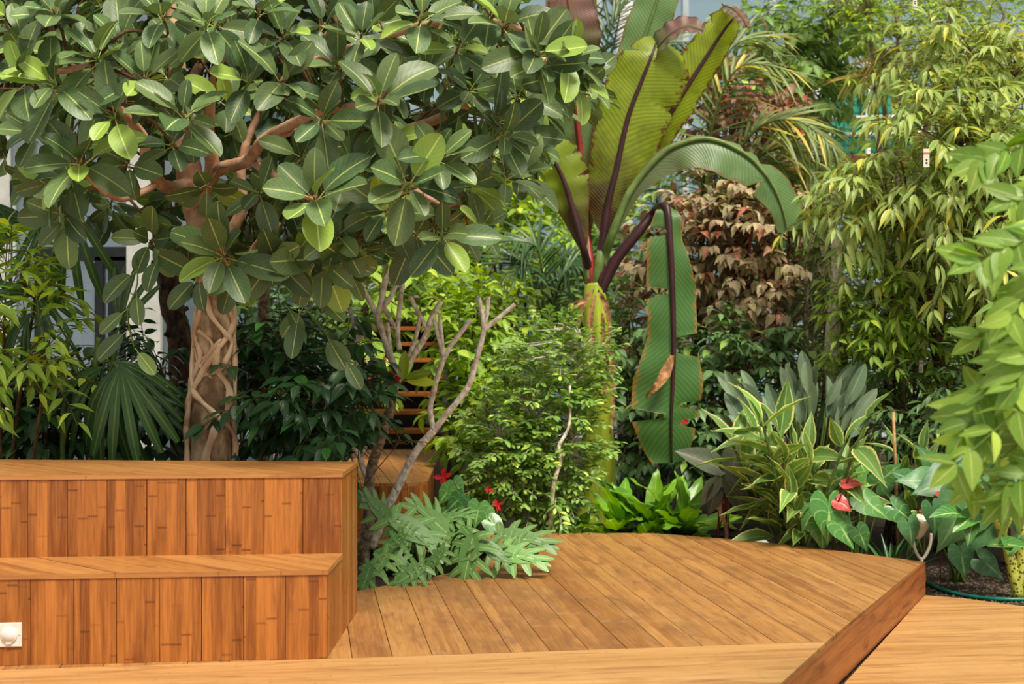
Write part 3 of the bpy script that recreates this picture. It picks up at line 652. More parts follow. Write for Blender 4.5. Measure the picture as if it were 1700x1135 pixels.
for pts, wd in limbs:
    P = smoothpath([W(*p) for p in pts], 5); r0 = wd/F*8; lp_ += P
    one('tube', P, lerplist([r0, r0*.75, r0*.3], len(P)), 8, wob=.08, rng=rng).build('branch', B_bantop, ban, True)
# drooping twigs in front
twg = MB(); leaves = []
ros = [(159,92,6.75,-.1,.55,9,.25),(303,190,6.6,.1,.5,8,.25),(131,268,6.8,0,.25,9,.26),(522,328,6.6,0,.2,9,.27),(35,130,6.7,-.4,.3,8,.23),(187,194,6.7,-.2,.1,6,.22),(342,39,6.7,.1,.5,8,.22),
 (268,28,6.8,0,.6,8,.22),(35,60,6.8,-.2,.6,7,.22),(370,424,7.2,0,.1,9,.27),(416,134,6.8,.3,.3,6,.22),(470,135,6.8,.6,.1,6,.22),(629,166,6.6,.2,.4,8,.25),(728,261,6.7,.1,.3,8,.23),(679,307,6.65,.2,.1,8,.26),(534,198,6.9,.1,0,8,.22),
 (838,42,6.8,.3,.4,8,.23),(890,85,6.7,.5,.1,8,.22),(901,109,6.75,.4,-.1,8,.22),(965,141,6.9,.8,-.1,7,.20),(799,375,7.0,.5,.0,5,.16),(735,392,6.8,.1,-.1,6,.22),(838,226,6.9,.4,0,8,.20),(710,116,7.1,.2,.2,7,.21),
 (600,60,6.9,.1,.5,8,.22),(560,110,7.0,0,.4,7,.22),(700,30,6.9,.2,.5,8,.22),(90,20,6.8,-.1,.7,8,.23),(200,70,6.9,0,.5,7,.24),(240,130,6.7,.1,.3,7,.23),(90,140,6.7,-.2,.2,7,.23),(470,60,6.9,0,.4,8,.23),(430,20,6.8,.1,.6,7,.22),
 (640,350,6.9,0,-.1,7,.23),(590,300,7.1,0,.1,7,.23),(690,390,7.0,.1,-.3,6,.22),(455,430,7.3,.2,-.3,7,.24),(330,460,7.6,-.2,-.4,5,.2),(430,320,7.2,0,.1,6,.21),(780,150,7.3,.2,0,7,.21),(860,160,7.2,.3,0,7,.2),(250,400,7.6,-.1,-.4,6,.22),(110,360,7.3,-.2,-.4,6,.22),
 (500,260,7.2,0,0,7,.22),(640,230,7.1,0,.1,7,.22),(60,220,7.2,-.2,0,6,.22),(780,310,7.3,.3,-.2,6,.2),(560,390,7.2,0,-.2,7,.24),(510,440,7.4,0,-.5,6,.22),(580,450,7.5,.1,-.5,5,.2),(285,240,7.0,-.1,.1,6,.2),
 (760,80,7.0,.2,.3,7,.21),(815,20,6.9,.2,.5,7,.22),(950,95,6.8,.7,.1,6,.2),(925,130,6.9,.5,-.2,6,.2)]
def hook(p):
    q = min(lp_, key=lambda s: (s-p).length+max(0, s.y-p.y)*-.1)
    return q
for (px, py, Y, ax, az, n_, L) in ros:
    p = W(px, py, Y); a = Vector((ax, -.75, az)); leaves += cluster(p, a, n_, L, rng, spread=68, pet=.26, upw=.5, nt=len(T_ban))
    q = hook(p); P = smoothpath([q, q.lerp(p, .5)+Vector((0, 0, .05)), p-a.normalized()*.12, p+a.normalized()*.02], 5)
    one('tube', P, lerplist([.010, .006], len(P)), 6).build('twig', B_green if rng.random() < .4 else B_stem, ban, True)
poly = [(-80,-420),(480,-420),(760,-140),(850,40),(985,120),(985,160),(930,190),(880,290),(815,350),(720,395),(610,430),(520,470),(430,460),(350,450),(280,425),(190,385),(110,350),(40,290),(-80,280)]
def inside(x, y, P):
    c = False
    for i in range(len(P)):
        (x0, y0), (x1, y1) = P[i], P[i-1]
        if (y0 > y) != (y1 > y) and x < (x1-x0)*(y-y0)/(y1-y0)+x0: c = not c
    return c
cc = W(400, 150, 8.0)
def trunk_gap(x, y): return 225 < x < 425 and 215 < y < 385
k = 0
while k < 640:
    x, y = rng.uniform(-80, 985), rng.uniform(-420, 490); Y = 6.95+2.75*rng.random()**.7
    if y < -130 and Y < 8.2: continue
    if not inside(x, y, poly) or (trunk_gap(x, y) and Y < 8.6 and rng.random() < .93): continue
    k += 1; p = W(x, y, Y); a = (p-cc).normalized()*.7+Vector((0, -.35, .25-(.4 if y > 300 else 0)))+rnddir(rng)*.4
    leaves += cluster(p, a, 7, rng.uniform(.19, .24), rng, spread=72, pet=.26, upw=.4, nt=len(T_ban))
    q = hook(p); twg.tube([q, q.lerp(p, .5)+Vector((0, 0, .05)), p], [.009, .007, .005], 4, cap=False)
twg.build('twigs', B_stem, ban, True, kind='stuff')
# hanging shoots at the lower left
for pts in ([(225,420,7.6),(228,470,7.5),(212,520,7.45),(222,575,7.45)], [(270,380,7.6),(262,450,7.5)], [(560,440,7.5),(505,520,7.4),(470,500,7.5)], [(470,470,7.7),(530,540,7.6),(575,600,7.5)]):
    P = smoothpath([W(*p) for p in pts], 5); one('tube', P, .005, 5).build('twig', B_green, ban, True)
    for i in range(3, len(P), 3):
        d = Vector((rng.uniform(-1, 1), -.3, -.8)); leaves.append((rng.randrange(5), leafM(P[i]+d.normalized()*.05, d, Vector((0, -1, .4)), rng.uniform(.15, .2))))
emit(ban, leaves, T_ban, L_ban, 300, rng)

# ------------------------------------------------------------------ fallen-in neighbours of the bench: dark trunk, thin trunk
dt = thing('rough_trunk', 'rough dark leaning trunk behind the banyan, beside the pale pier', 'trunk', W(300, 600, 10.2)*1.0-Vector((0, 0, W(300, 600, 10.2).z+.24)))
P = smoothpath([Vector((W(303, 0, 10.2).x, 10.2, -.24)), W(303, 640, 10.2), W(296, 560, 10.2), W(282, 480, 10.2), W(270, 400, 10.2), W(262, 300, 10.3), W(262, 180, 10.4)], 6)
one('tube', P, lerplist([.095, .09, .085, .08, .07, .05, .03], len(P)), 12, wob=.16, rng=rng).build('stem', B_dark, dt, True)
for k in range(7):
    q = P[12+k*3]; d = Vector((rng.uniform(-1, 1), rng.uniform(-.8, .2), .2)).normalized()
    one('tube', [q, q+d*.11], [.03, .018], 7, wob=.2, rng=rng).build('branch_stub', B_dark, dt, True)
tt = thing('slim_trunk', 'slim ringed trunk standing right of the braided banyan trunk', 'trunk', Vector((W(437, 0, 9.6).x, 9.6, -.24)))
P = smoothpath([Vector((W(437, 0, 9.6).x, 9.6, -.24)), W(438, 640, 9.6), W(436, 540, 9.6), W(440, 460, 9.6), W(446, 380, 9.6)], 8)
one('tube', P, [.036+(.004 if i % 2 else 0) for i in range(len(P))], 9).build('stem', B_plumlow, tt, True)

# ------------------------------------------------------------------ shrubs behind the bench
def at_px(p): return CX+F*p.x/p.y, CY-F*(p.z-H)/p.y
clear_foot = lambda p: not (at_px(p)[0] > 594 and at_px(p)[1] > 738)      # the stems of the plumeria stay free
kp = lambda p: (p.y > 7.42 or p.z > .9) and clear_foot(p)
shrub('dark_shrub', 'dark glossy-leaved shrub right of the braided trunk behind the bench', 'shrub', W(480, 567, 8.6)-Vector((0, 0, 1.66)),
      [(470, 640, 8.5, 85, 95, .45), (540, 690, 8.35, 75, 90, .4), (430, 560, 8.9, 50, 50, .4), (580, 680, 8.4, 38, 80, .3)], 150, 6, .145, T_ova, L_hib, B_stem, 21, droop=.35, sag=.4, twlen=.3, nmax=300, camw=.5, keep=kp)
shrub('dark_shrub', 'dark leafy shrub filling the gap left of the braided trunk', 'shrub', W(230, 567, 8.9)-Vector((0, 0, 1.66)),
      [(260, 640, 8.9, 60, 90, .4), (180, 700, 8.6, 110, 60, .4), (60, 700, 8.6, 110, 70, .4), (120, 660, 9.0, 130, 40, .4)], 170, 6, .135, T_ova, L_hib, B_stem, 22, droop=.55, sag=.3, twlen=.3, nmax=300, camw=.5, keep=kp)
shrub('bright_shrub', 'bright green shrub with pointed leaves at the end of the bench by the facade', 'shrub', W(20, 567, 8.1)-Vector((0, 0, 1.66)),
      [(20, 470, 8.1, 70, 75, .35), (40, 600, 7.95, 90, 90, .35), (-10, 540, 8.2, 80, 150, .4), (60, 540, 8.3, 60, 60, .3)], 80, 7, .15, T_lan, L_brt, B_stem, 23, droop=.25, sag=.35, twlen=.36, camw=.4, keep=kp)
# fan palm: leaves of pleated fingers
def fan_tpl(nf, span, wid, seed, drp):
    r = random.Random(seed); vs = []; fs = []; uv = []
    for i in range(nf):
        a = (i/(nf-1)-.5)*span+r.uniform(-.04, .04); L = 1-.25*abs(i/(nf-1)-.5)+r.uniform(-.06, .03); d = (math.sin(a), math.cos(a)); s = (math.cos(a), -math.sin(a)); b = len(vs)
        for j in range(6):
            t = j/5; hw = wid*(.25+.75*min(1, t*2.2))*(1 if j < 5 else .55)/2; z = -drp*t*t*(1+.5*abs(a))
            for u in (-1, 0, 1): vs.append((d[0]*t*L+s[0]*u*hw, d[1]*t*L+s[1]*u*hw, z+(.35*hw if u else 0))); uv.append((u, t))
        for j in range(5): fs += [(b+j*3, b+j*3+1, b+j*3+4, b+j*3+3), (b+j*3+1, b+j*3+2, b+j*3+5, b+j*3+4)]
    b = len(vs)
    return Tpl(vs, fs, uv)
T_fan = [fan_tpl(5, 1.0, .10, i, d) for i, d in enumerate((.25, .5, .8))]
fp = thing('fan_palm', 'fan palm with drooping pleated leaves before the glass door', 'palm', Vector((W(190, 0, 8.1).x, 8.1, -.24)))
for x in (180, 150, 100): 
    P = smoothpath([Vector((W(x, 0, 8.15).x, 8.15, -.24)), W(x+6, 650, 8.15), W(x+14, 560, 8.1)], 6); one('tube', P, .016, 7).build('stem', B_green, fp, True)
fl_ = [(192,612,7.85,-.35,-1,.62),(200,605,7.8,.25,-1,.58),(190,600,7.95,.9,-.35,.4),(200,540,8.0,.2,.7,.36),(170,610,8.1,-.9,-.4,.45),(55,490,8.2,-.8,.2,.4),(60,485,8.15,.5,-.4,.34),(50,520,8.1,-.5,-.7,.4),
       (240,650,8.2,.8,-.6,.35),(110,330,8.6,-.6,-.2,.5),(120,345,8.5,.1,-.9,.55),(60,370,8.6,-.9,.1,.5),(30,400,8.5,-.5,.5,.5)]
lv = []
for (x, y, Y, dx, dz, L) in fl_:
    p = W(x, y, Y); d = Vector((dx, -.35, dz)); lv.append((rng.randrange(3), leafM(p, d, Vector((dx*.3, -1.0, .6)), L)))
    q = Vector((W(150 if y > 440 else 80, 0, 8.25).x, 8.25, max(.2, p.z-.5))); one('tube', smoothpath([q, q.lerp(p, .6)+UP*.05, p], 5), .006, 5).build('leaf_stalk', B_green, fp, True)
emit(fp, lv, T_fan, L_fan, 300, rng)

# ------------------------------------------------------------------ plumeria with bare branches
plu = thing('plumeria_tree', 'bare forked plumeria with pale stubby branches in the bed by the bench end', 'tree', G(603, 925, -.24)*1.0)
plu.location = (W(603, 0, 9.2).x, 9.2, -.24)
def pbr(pts, r0, r1, mat=B_plum, name='branch', Y=9.2):
    P = smoothpath([W(p[0], p[1], p[2] if len(p) > 2 else Y) for p in pts], 6)
    rr = lerplist([r0*.8/F*9.2, r1*.8/F*9.2], len(P)); one('tube', P, rr, 9, wob=.09, rng=rng).build(name, mat, plu, True); return P
trk = [plu.location.copy(), W(602, 925, 9.2), W(612, 860, 9.2), W(614, 790, 9.2), W(630, 735, 9.15), W(645, 690, 9.15), W(652, 652, 9.15)]
P = smoothpath(trk, 6); one('tube', P, lerplist([.058, .05, .040, .034, .033, .034, .032], len(P)), 10, wob=.07, rng=rng).build('trunk', B_plumlow, plu, True)
pbr([(616, 910), (640, 850), (662, 805), (690, 750), (720, 715)], 10, 8, name='trunk')
B_ = [([(652,655),(660,625),(645,585),(633,545),(627,520),(632,505),(640,450),(628,425)], 7.5, 6), ([(628,525),(608,490),(590,455),(580,435)], 6, 5), ([(632,515),(650,490),(664,450),(668,440)], 5.5, 5),
 ([(655,640),(680,600),(705,560),(715,530),(732,500)], 7, 5.5), ([(708,545),(695,520),(680,492)], 5, 4.5), ([(655,635),(648,580),(643,535)], 5, 4.5), ([(672,610),(690,560),(697,525)], 5, 4.5), ([(663,580),(660,545),(668,470)], 5.5, 5), ([(658,545),(645,525),(635,510)], 5, 4.5),
 ([(720,715),(714,680),(722,640),(737,595),(755,565),(783,530)], 6.5, 5), ([(737,592),(728,560),(720,530)], 5, 4.5), ([(736,588),(732,550),(730,520)], 4.5, 4), ([(720,715),(735,695),(775,645),(790,600),(803,545),(795,495)], 7.5, 5), ([(803,545),(808,520),(811,492)], 5.5, 4.5), ([(803,548),(825,530),(855,505)], 5, 4.5),
 ([(612,800),(600,770),(598,760),(580,735),(575,720)], 6.5, 5), ([(598,760),(607,740)], 5, 4.5), ([(590,620,9.4),(592,570,9.4),(588,540,9.4),(580,510,9.4)], 5, 4.5), ([(590,570,9.4),(607,552,9.4),(622,540,9.4)], 5, 4.5), ([(585,760,9.4),(583,680,9.4),(590,620,9.4)], 6, 5), ([(560,480,9.1),(545,462,9.1),(530,450,9.1)], 5, 4)]
ends = []
for pts, a, b in B_: ends.append(pbr(pts, a, b)[-1])
lv = []
for (x, y, dx, dz, L) in ((668,632,.1,1,.20),(672,628,.9,.25,.19),(675,632,.95,-.05,.2),(664,636,-.5,.8,.13)):
    lv.append((0, leafM(W(x, y, 9.05), Vector((dx, -.2, dz)), Vector((0, -1, .5)), L)))
for e_ in ends[:8]:
    for k in range(2): d = Vector((rng.uniform(-1, 1), rng.uniform(-.6, .4), rng.uniform(.2, 1))); lv.append((0, leafM(e_, d, UP+Vector((0, -.6, 0)), rng.uniform(.05, .09))))
emit(plu, lv, [leaf_tpl('oval', .36, 7, 2, curl=.1, fold=.15, pet=.1)], L_brt, 300, rng)
M_flower = leafmat('red_petal', (214, 44, 40), (190, 24, 34), (230, 80, 70), nv=1, vstr=0, rough=.45, tr=.25)
def flower(px, py, Y, label, s=.045, stem=None):
    f = thing('red_flower', label, 'flower', W(px, py, Y), 'small red flowers'); r = random.Random(px)
    for k in range(5):
        a = k*1.2566+r.random(); d = Vector((math.cos(a), -.35, math.sin(a))); link('petal', T_sml[k % 2].mesh(M_flower), f, None, leafM(W(px, py, Y), d, Vector((0, -1, .1)), s))
    if stem: one('tube', smoothpath([W(px, py, Y), W(px, py, Y)+Vector((0, .03, -.1)), Vector(stem)], 5), .003, 5).build('flower_stalk', B_green, f, True)
    one('tube', [W(px, py, Y), W(px, py, Y)+Vector((.008, -.04, -.012))], [.004, .002], 5).build('stamen', M_flower, f, True)
flower(652, 629, 8.62, 'red flower just below the fresh plumeria leaves, upper of the pair', .06, stem=W(640, 690, 8.9))
flower(644, 647, 8.6, 'small red flower under the larger one on the bare-branched tree', .045, stem=W(636, 700, 8.9))

# leafy shrub in front of the plumeria foot (dark drooping leaves)
shrub('drooping_shrub', 'drooping dark green shrub between bench end and plumeria stems', 'shrub', (W(565, 0, 9.0).x, 9.0, -.24),
      [(590, 650, 8.85, 28, 50, .2), (655, 735, 8.9, 30, 22, .12), (570, 600, 9.0, 36, 60, .25)], 22, 5, .13, T_ova, L_hib, B_stem, 31, droop=.8, sag=.4, twlen=.22, nmax=300, camw=.3, srad=.006, nstem=3, keep=clear_foot)

# ------------------------------------------------------------------ philodendron in the bed by the deck
def lobed_tpl(seed, nl=5):
    r = random.Random(seed); vs = []; fs = []; uv = []
    def strip(root, ang, L, wd, sgn):
        b = len(vs); d = Vector((math.sin(ang)*sgn, math.cos(ang), 0)); s = Vector((d.y, -d.x, 0)); bend = r.uniform(.1, .25)
        for j in range(6):
            t = j/5; hw = wd/2*((.8+.2*math.sin(math.pi*min(1, t*1.3)))*(1-max(0, t-.78)**1.4*6)); hw = max(hw, .006)
            c = Vector((0, root, 0))+d*L*t+Vector((0, bend*L*t*t, 0)); z = -.16*(t*L*2)**2*.6+.05*math.sin(t*3+seed)*L-.12*max(0, root)**2
            for u in (-1, 0, 1): q = c+s*hw*u; vs.append((q.x, q.y, z+(.12*hw if u else 0))); uv.append((u, t))
        for j in range(5): fs.extend([(b+j*3, b+j*3+1, b+j*3+4, b+j*3+3), (b+j*3+1, b+j*3+2, b+j*3+5, b+j*3+4)])
    for i in range(nl):
        k = i/(nl-1)
        for sgn in (1, -1): strip(.02+.62*k, math.radians(128-100*k+r.uniform(-6, 6)), (.52-.16*abs(k-.35)*1.4)*r.uniform(.9, 1.08), .145, sgn)
    strip(.45, 0, .5, .17, 1)
    b = len(vs)                                       # the undivided middle of the blade
    for j in range(8):
        t = j/7; hw = .20*math.sin(math.pi*(.12+.80*t))**.7
        for u in (-1, 0, 1): vs.append((u*hw, -.06+.80*t, -.12*max(0, -.06+.8*t)**2+(.03 if u else .004))); uv.append((u, .1+.6*t))
    for j in range(7): fs.extend([(b+j*3, b+j*3+1, b+j*3+4, b+j*3+3), (b+j*3+1, b+j*3+2, b+j*3+5, b+j*3+4)])
    return Tpl(vs, fs, uv)
T_phi = [lobed_tpl(i) for i in range(3)]
def stalk_plant(name, label, cat, base, lst, tpls, mat, smat, N=(0, -.75, .65), sr=.007, group=None, dy=-.25, lname='leaf'):
    root = thing(name, label, cat, base, group); base = Vector(base); lv = []
    for q in lst:
        x0, y0, x1, y1, Y = q[:5]; a = W(x0, y0, Y); b = W(x1, y1, Y); d = b-a; L = d.length*(q[5] if len(q) > 5 else 1.12); d = d.normalized()+Vector((0, dy, 0))
        lv.append((rng.randrange(len(tpls)), leafM(a, d, Vector(N)+Vector((rng.uniform(-.35, .35), rng.uniform(-.25, .15), 0)), L)))
        m = base.lerp(a, .55)+Vector((0, .05, .10+.1*(a-base).length)); b0 = base+Vector((rng.uniform(-.05, .05), rng.uniform(-.05, .05), 0))
        P = smoothpath([b0, m, a], 7); one('tube', P, lerplist([sr*1.3, sr*.8], len(P)), 6).build('leaf_stalk', smat, root, True)
    emit(root, lv, tpls, mat, 300, rng, name=lname); return root
stalk_plant('split_leaf_philodendron', 'philodendron with deeply cut leaves spilling over the deck edge', 'plant', (W(715, 0, 8.85).x, 8.85, -.24),
  [(785,893,772,952,8.35,1.5),(832,888,918,898,8.55),(822,915,905,926,8.4),(655,862,735,905,8.55),(745,888,695,836,8.9,1.3),(648,865,612,822,8.9,1.3),(668,890,628,925,8.4,1.3),(642,922,602,965,8.15,1.2),(702,940,655,968,8.1,1.2),(780,878,742,912,8.75,1.2),
   (615,940,598,985,8.05,1.2),(735,915,700,950,8.3,1.2),(800,900,850,935,8.35),(690,880,660,905,8.7,1.4),(725,865,775,850,9.0,1.3),(660,925,690,965,8.2)], T_phi, L_phi, B_green, N=(0, -.62, .78))
stalk_plant('heart_leaf_plant', 'heart-leaved plant between the rounded bench and the philodendron', 'plant', (W(775, 0, 9.25).x, 9.25, -.0) if False else (W(770, 0, 9.3).x, 9.3, -.24),
  [(765,825,740,848,9.2),(795,840,790,868,9.1,1.4),(745,812,728,836,9.3),(805,850,815,880,9.1),(770,850,758,874,9.05),(730,842,716,862,9.3),(815,865,840,885,9.0),(755,800,770,822,9.5)], T_hrt, L_ant, B_green)
for i, (x, y, Y, s) in enumerate(((735, 792, 9.7, .07), (812, 812, 9.9, .035), (826, 838, 9.8, .045))):
    flower(x, y, Y, ['pink-red bract beside the rounded bamboo bench', 'tiny red flower in the shade under the fine-leaved shrub', 'crimson flower low under the fine-leaved shrub'][i], s, stem=(W(x, 0, Y).x+.03, Y+.05, -.24 if Y > 9.75 else -.24))

# ------------------------------------------------------------------ banana plant
def bananamat(name, c1, c2, basecol, margin, tr, rib=(70, 34, 40)):
    return leafmat(name, c1, c2, tuple(int(x*.72) for x in c1), margin=margin, mwid=.92, basecol=basecol, nv=52, vstr=.55, rough=.4, tr=tr, spec=.45, slope=.10, rib=.004, hv=.12, vw=.34, bs=.9)
M_bb = bananamat('banana_underside', (160, 178, 52), (122, 148, 44), (76, 36, 40), (110, 60, 34), .42)
M_bt = bananamat('banana_top', (120, 150, 92), (84, 122, 70), (104, 112, 74), (130, 104, 60), .25)
M_bp = bananamat('banana_purple', (140, 100, 92), (122, 124, 70), (98, 112, 56), (96, 60, 50), .25)
M_bd = bananamat('banana_drooping', (92, 136, 66), (60, 106, 52), (84, 120, 60), (150, 116, 54), .22)
B_mid = plainmat('banana_midrib', (72, 40, 46), (56, 34, 36), 6, .4); B_midg = plainmat('banana_midrib_green', (120, 140, 76), (92, 112, 58), 6, .4); B_midr = plainmat('banana_midrib_red', (150, 52, 44), (120, 44, 40), 6, .4)
B_dry = plainmat('dry_leaf', (196, 150, 100), (128, 88, 56), 14, .9, .5)
YN = 11.8
def ribbon(path, wl, wr, N, fold=.15, nseg=44, nu=3, tears=(), wave=.012, roll=0.0, fold2=None, seed=0):
    r = random.Random(seed); P = smoothpath(path, max(3, nseg//(len(path)-1))); n = len(P); L_ = lerplist(wl, n); R_ = lerplist(wr, n); vs = []; uv = []; fs = []; us = [i/nu for i in range(-nu, nu+1)]
    N = Vector(N)
    for i, p in enumerate(P):
        T = (P[min(i+1, n-1)]-P[max(i-1, 0)]).normalized(); Sd = T.cross(N)
        Sd = Sd.normalized() if Sd.length > .05 else T.orthogonal().normalized(); nn = Sd.cross(T).normalized(); t = i/(n-1)
        for u in us:
            wd = (R_ if u > 0 else L_)[i]
            for (tt, side, dep) in tears:
                if (u > 0) == (side > 0) and abs(t-tt) < .014: wd *= 1-dep
            f_ = fold if u < 0 or fold2 is None else fold2
            off = nn*(abs(u)*wd*f_+wave*math.sin(t*34+seed+(2 if u > 0 else 0))*abs(u)-roll*wd*abs(u)**3)
            vs.append(p+Sd*u*wd*(1-.35*roll*abs(u)**2)+off); uv.append((u, t))
    m = len(us)
    for i in range(n-1):
        for k in range(m-1): fs.append((i*m+k, i*m+k+1, (i+1)*m+k+1, (i+1)*m+k))
    return vs, fs, uv, P
bana = thing('banana_plant', 'tall red-veined banana plant with huge paddle leaves', 'plant', (W(992, 0, YN).x, YN, -.24))
ps = [(985, 1010, 34), (988, 900, 31), (995, 820, 29), (993, 720, 26), (992, 640, 24), (990, 560, 22), (988, 500, 19), (986, 470, 15)]
P = smoothpath([W(a, b, YN) if b < 880 else Vector((W(a, b, YN).x, YN, -.24+(0 if b > 950 else .15))) for a, b, c in ps], 5)
one('tube', P, lerplist([c/F*YN for a, b, c in ps], len(P)), 16, wob=.02, rng=rng).build('pseudostem', plainmat('banana_stem', (206, 208, 66), (140, 168, 50), 3, .45, .15, (3, 3, .3)), bana, True)
px_ = lambda v: [x/F*YN for x in v]
def bleaf(pts, wl, wr, N, mat, rm, stalk=((990, 500),), Ysh=0.0, r0=.05, r1=.006, **kw):
    pts3 = [W(p[0], p[1], (p[2] if len(p) > 2 else YN+Ysh)) for p in pts]
    vs, fs, uv, PP = ribbon(pts3, px_(wl), px_(wr), N, **kw)
    lf = link('leaf', mesh('leaf', vs, fs, uv, True), bana, mat)
    S_ = smoothpath([W(p[0], p[1], YN) for p in stalk]+pts3, 6)
    lift = Vector(N).normalized()*.012
    one('tube', [q+lift for q in S_], lerplist([r0, r0*.7, r0*.5, r0*.35, r1], len(S_)), 8).build('midrib', rm, lf, True)
    return lf
bleaf([(1003,385),(1010,335),(1023,282),(1042,197),(1063,140),(1082,92),(1092,62,11.95)], [8,38,48,56,60,50,20], [8,40,66,74,78,80,60], (.1,-1,.15), M_bb, B_mid, ((988,490),(995,440)), fold=-.16, tears=((.62,1,.25),(.86,-1,.5),(.78,1,.15)), roll=.15, seed=1)
bleaf([(1006,400),(1040,320),(1085,235),(1130,160),(1175,90),(1205,45),(1225,22)], [6,30,40,40,36,34,14], [6,24,34,36,34,28,10], (.35,-.9,.0), M_bb, B_mid, ((990,490),(998,440)), Ysh=.35, fold=-.25, tears=((.8,-1,.4),), seed=2)
bleaf([(1082,92,11.9),(1110,60,11.8),(1140,45,11.75),(1168,52,11.7)], [22,30,26,8], [24,26,20,8], (-.3,-.7,.7), M_bp, B_midg, ((1080,95),), fold=.2, r0=.01, seed=13)
bleaf([(1200,10,12.1),(1218,16,12.0),(1232,30,11.95),(1240,46,11.9)], [10,18,16,5], [8,14,12,4], (.3,-.9,.3), M_bp, B_midr, ((1198,8),), r0=.008, fold=-.3, seed=14)
bleaf([(975,385),(967,290),(957,180),(950,90),(945,0),(940,-70)], [6,30,40,44,40,8], [6,30,42,48,46,8], (-.15,-1,.1), M_bt, B_midr, ((984,490),(979,440)), Ysh=.15, fold=.1, seed=3)
bleaf([(952,110,11.7),(949,60,11.6),(943,0,11.6),(935,-50,11.7)], [24,38,34,6], [34,50,40,6], (-.1,-1,.15), M_bp, B_midr, ((957,170),), r0=.014, fold=-.1, seed=15)
bleaf([(968,410),(952,350),(936,300),(918,265),(898,242)], [6,24,30,34,16], [6,26,44,46,22], (-.2,-1,.2), M_bb, B_mid, ((986,490),(978,450)), Ysh=-.15, fold=-.2, tears=((.5,1,.4),(.7,1,.3)), seed=4)
bleaf([(965,380),(940,290),(922,235),(908,175),(896,110),(888,70)], [6,28,34,38,34,10], [6,28,36,36,32,8], (-.4,-.9,.3), M_bt, B_midg, ((985,490),(975,440)), Ysh=.1, fold=.15, seed=5)
bleaf([(1010,330),(1035,200),(1052,120),(1075,50),(1095,-10),(1110,-60)], [6,28,36,40,36,8], [6,28,36,40,36,8], (-.2,-.95,.2), M_bt, B_midg, ((988,480),(998,420)), Ysh=.45, fold=.1, seed=6)
bleaf([(1018,385),(1047,317),(1097,258),(1135,238),(1175,232),(1215,245),(1250,268),(1280,305),(1298,345),(1307,384)], [6,8,10,12,14,16,22,40,46,34], [6,16,36,46,52,54,46,34,20,14], (0.05,-.8,.6), M_bt, B_midg, ((990,490),(1003,430)), Ysh=-.1, fold=-.3, tears=((.45,-1,.55),(.62,-1,.6),(.74,1,.7),(.70,-1,.5)), seed=7, r0=.045)
pend = [(1101,342,11.3),(1108,352,11.2),(1112,400,11.15),(1116,480,11.15),(1118,560,11.15),(1117,630,11.15),(1114,700,11.15),(1115,768,11.2)]
bleaf(pend, [4,18,22,40,38,50,44,22], [4,20,36,40,40,62,62,30], (.1,-1,.1), M_bd, B_mid, ((992,490),(1022,432),(1060,385),(1088,350)), fold=-.12, nseg=77, tears=((.24,1,.8),(.255,1,.8),(.44,1,.85),(.58,-1,.9),(.60,-1,.85),(.62,-1,.8),(.80,-1,.7),(.84,1,.8),(.86,-1,.6)), seed=8, r0=.055, wave=.02)
# brown torn tip and dry sheaths
def dryleaf(pts, wd, seed, Nv=(0, -1, .2)):
    vs, fs, uv, PP = ribbon([W(*p) for p in pts], px_([wd*.4, wd, wd*.7, 2]), px_([wd*.4, wd, wd*.6, 2]), Nv, fold=.4, nseg=14, wave=.03, seed=seed)
    link('dry_leaf', mesh('dry_leaf', vs, fs, uv, True), bana, B_dry)
dryleaf([(1116,590,11.1),(1104,620,11.05),(1090,640,11.0),(1072,660,11.05)], 9, 1)
for i, q in enumerate(([(985,480),(966,510),(958,545),(950,570)], [(992,482),(1005,505),(1012,540),(1010,575)], [(988,490),(980,530),(985,570),(978,600)], [(975,500),(955,505),(940,525),(935,550)], [(1000,520),(1003,570),(1008,620),(1000,660)], [(1002,560),(1016,600),(1018,660),(1014,720)])):
    dryleaf([(a, b, YN-.25-.03*i) for a, b in q], 5, 20+i)

# ------------------------------------------------------------------ fine-leaved shrub left of the banana
T_mur = [leaf_tpl('obovate', .5, 4, 2, curl=.15, fold=.15, pet=.08, seed=i) for i in range(2)]
shrub('fine_leaved_shrub', 'fine-leaved bushy shrub with thin crooked stems left of the banana stem', 'shrub', (W(918, 0, 10.75).x, 10.75, -.24),
      [(900,700,10.75,105,120,.4),(925,600,10.8,85,70,.35),(850,760,10.7,70,80,.35),(930,770,10.6,45,80,.3),(870,800,10.7,80,70,.3)], 760, 9, .066, T_mur, L_mur, B_plum, 41, twlen=.20, nmax=300, nstem=6, droop=.1, sag=.2, camw=.45, srad=.016, ang=55, trw=.002)
P = smoothpath([Vector((W(912, 0, 10.35).x, 10.45, -.24)), W(914, 880, 10.4), W(918, 810, 10.38), W(930, 765, 10.36), W(928, 740, 10.36), W(945, 705, 10.4), W(946, 640, 10.45)], 6)
o = bpy.data.objects['fine_leaved_shrub']; one('tube', P, lerplist([.022, .018, .014, .009], len(P)), 8, wob=.12, rng=rng).build('stem', B_plum, o, True)

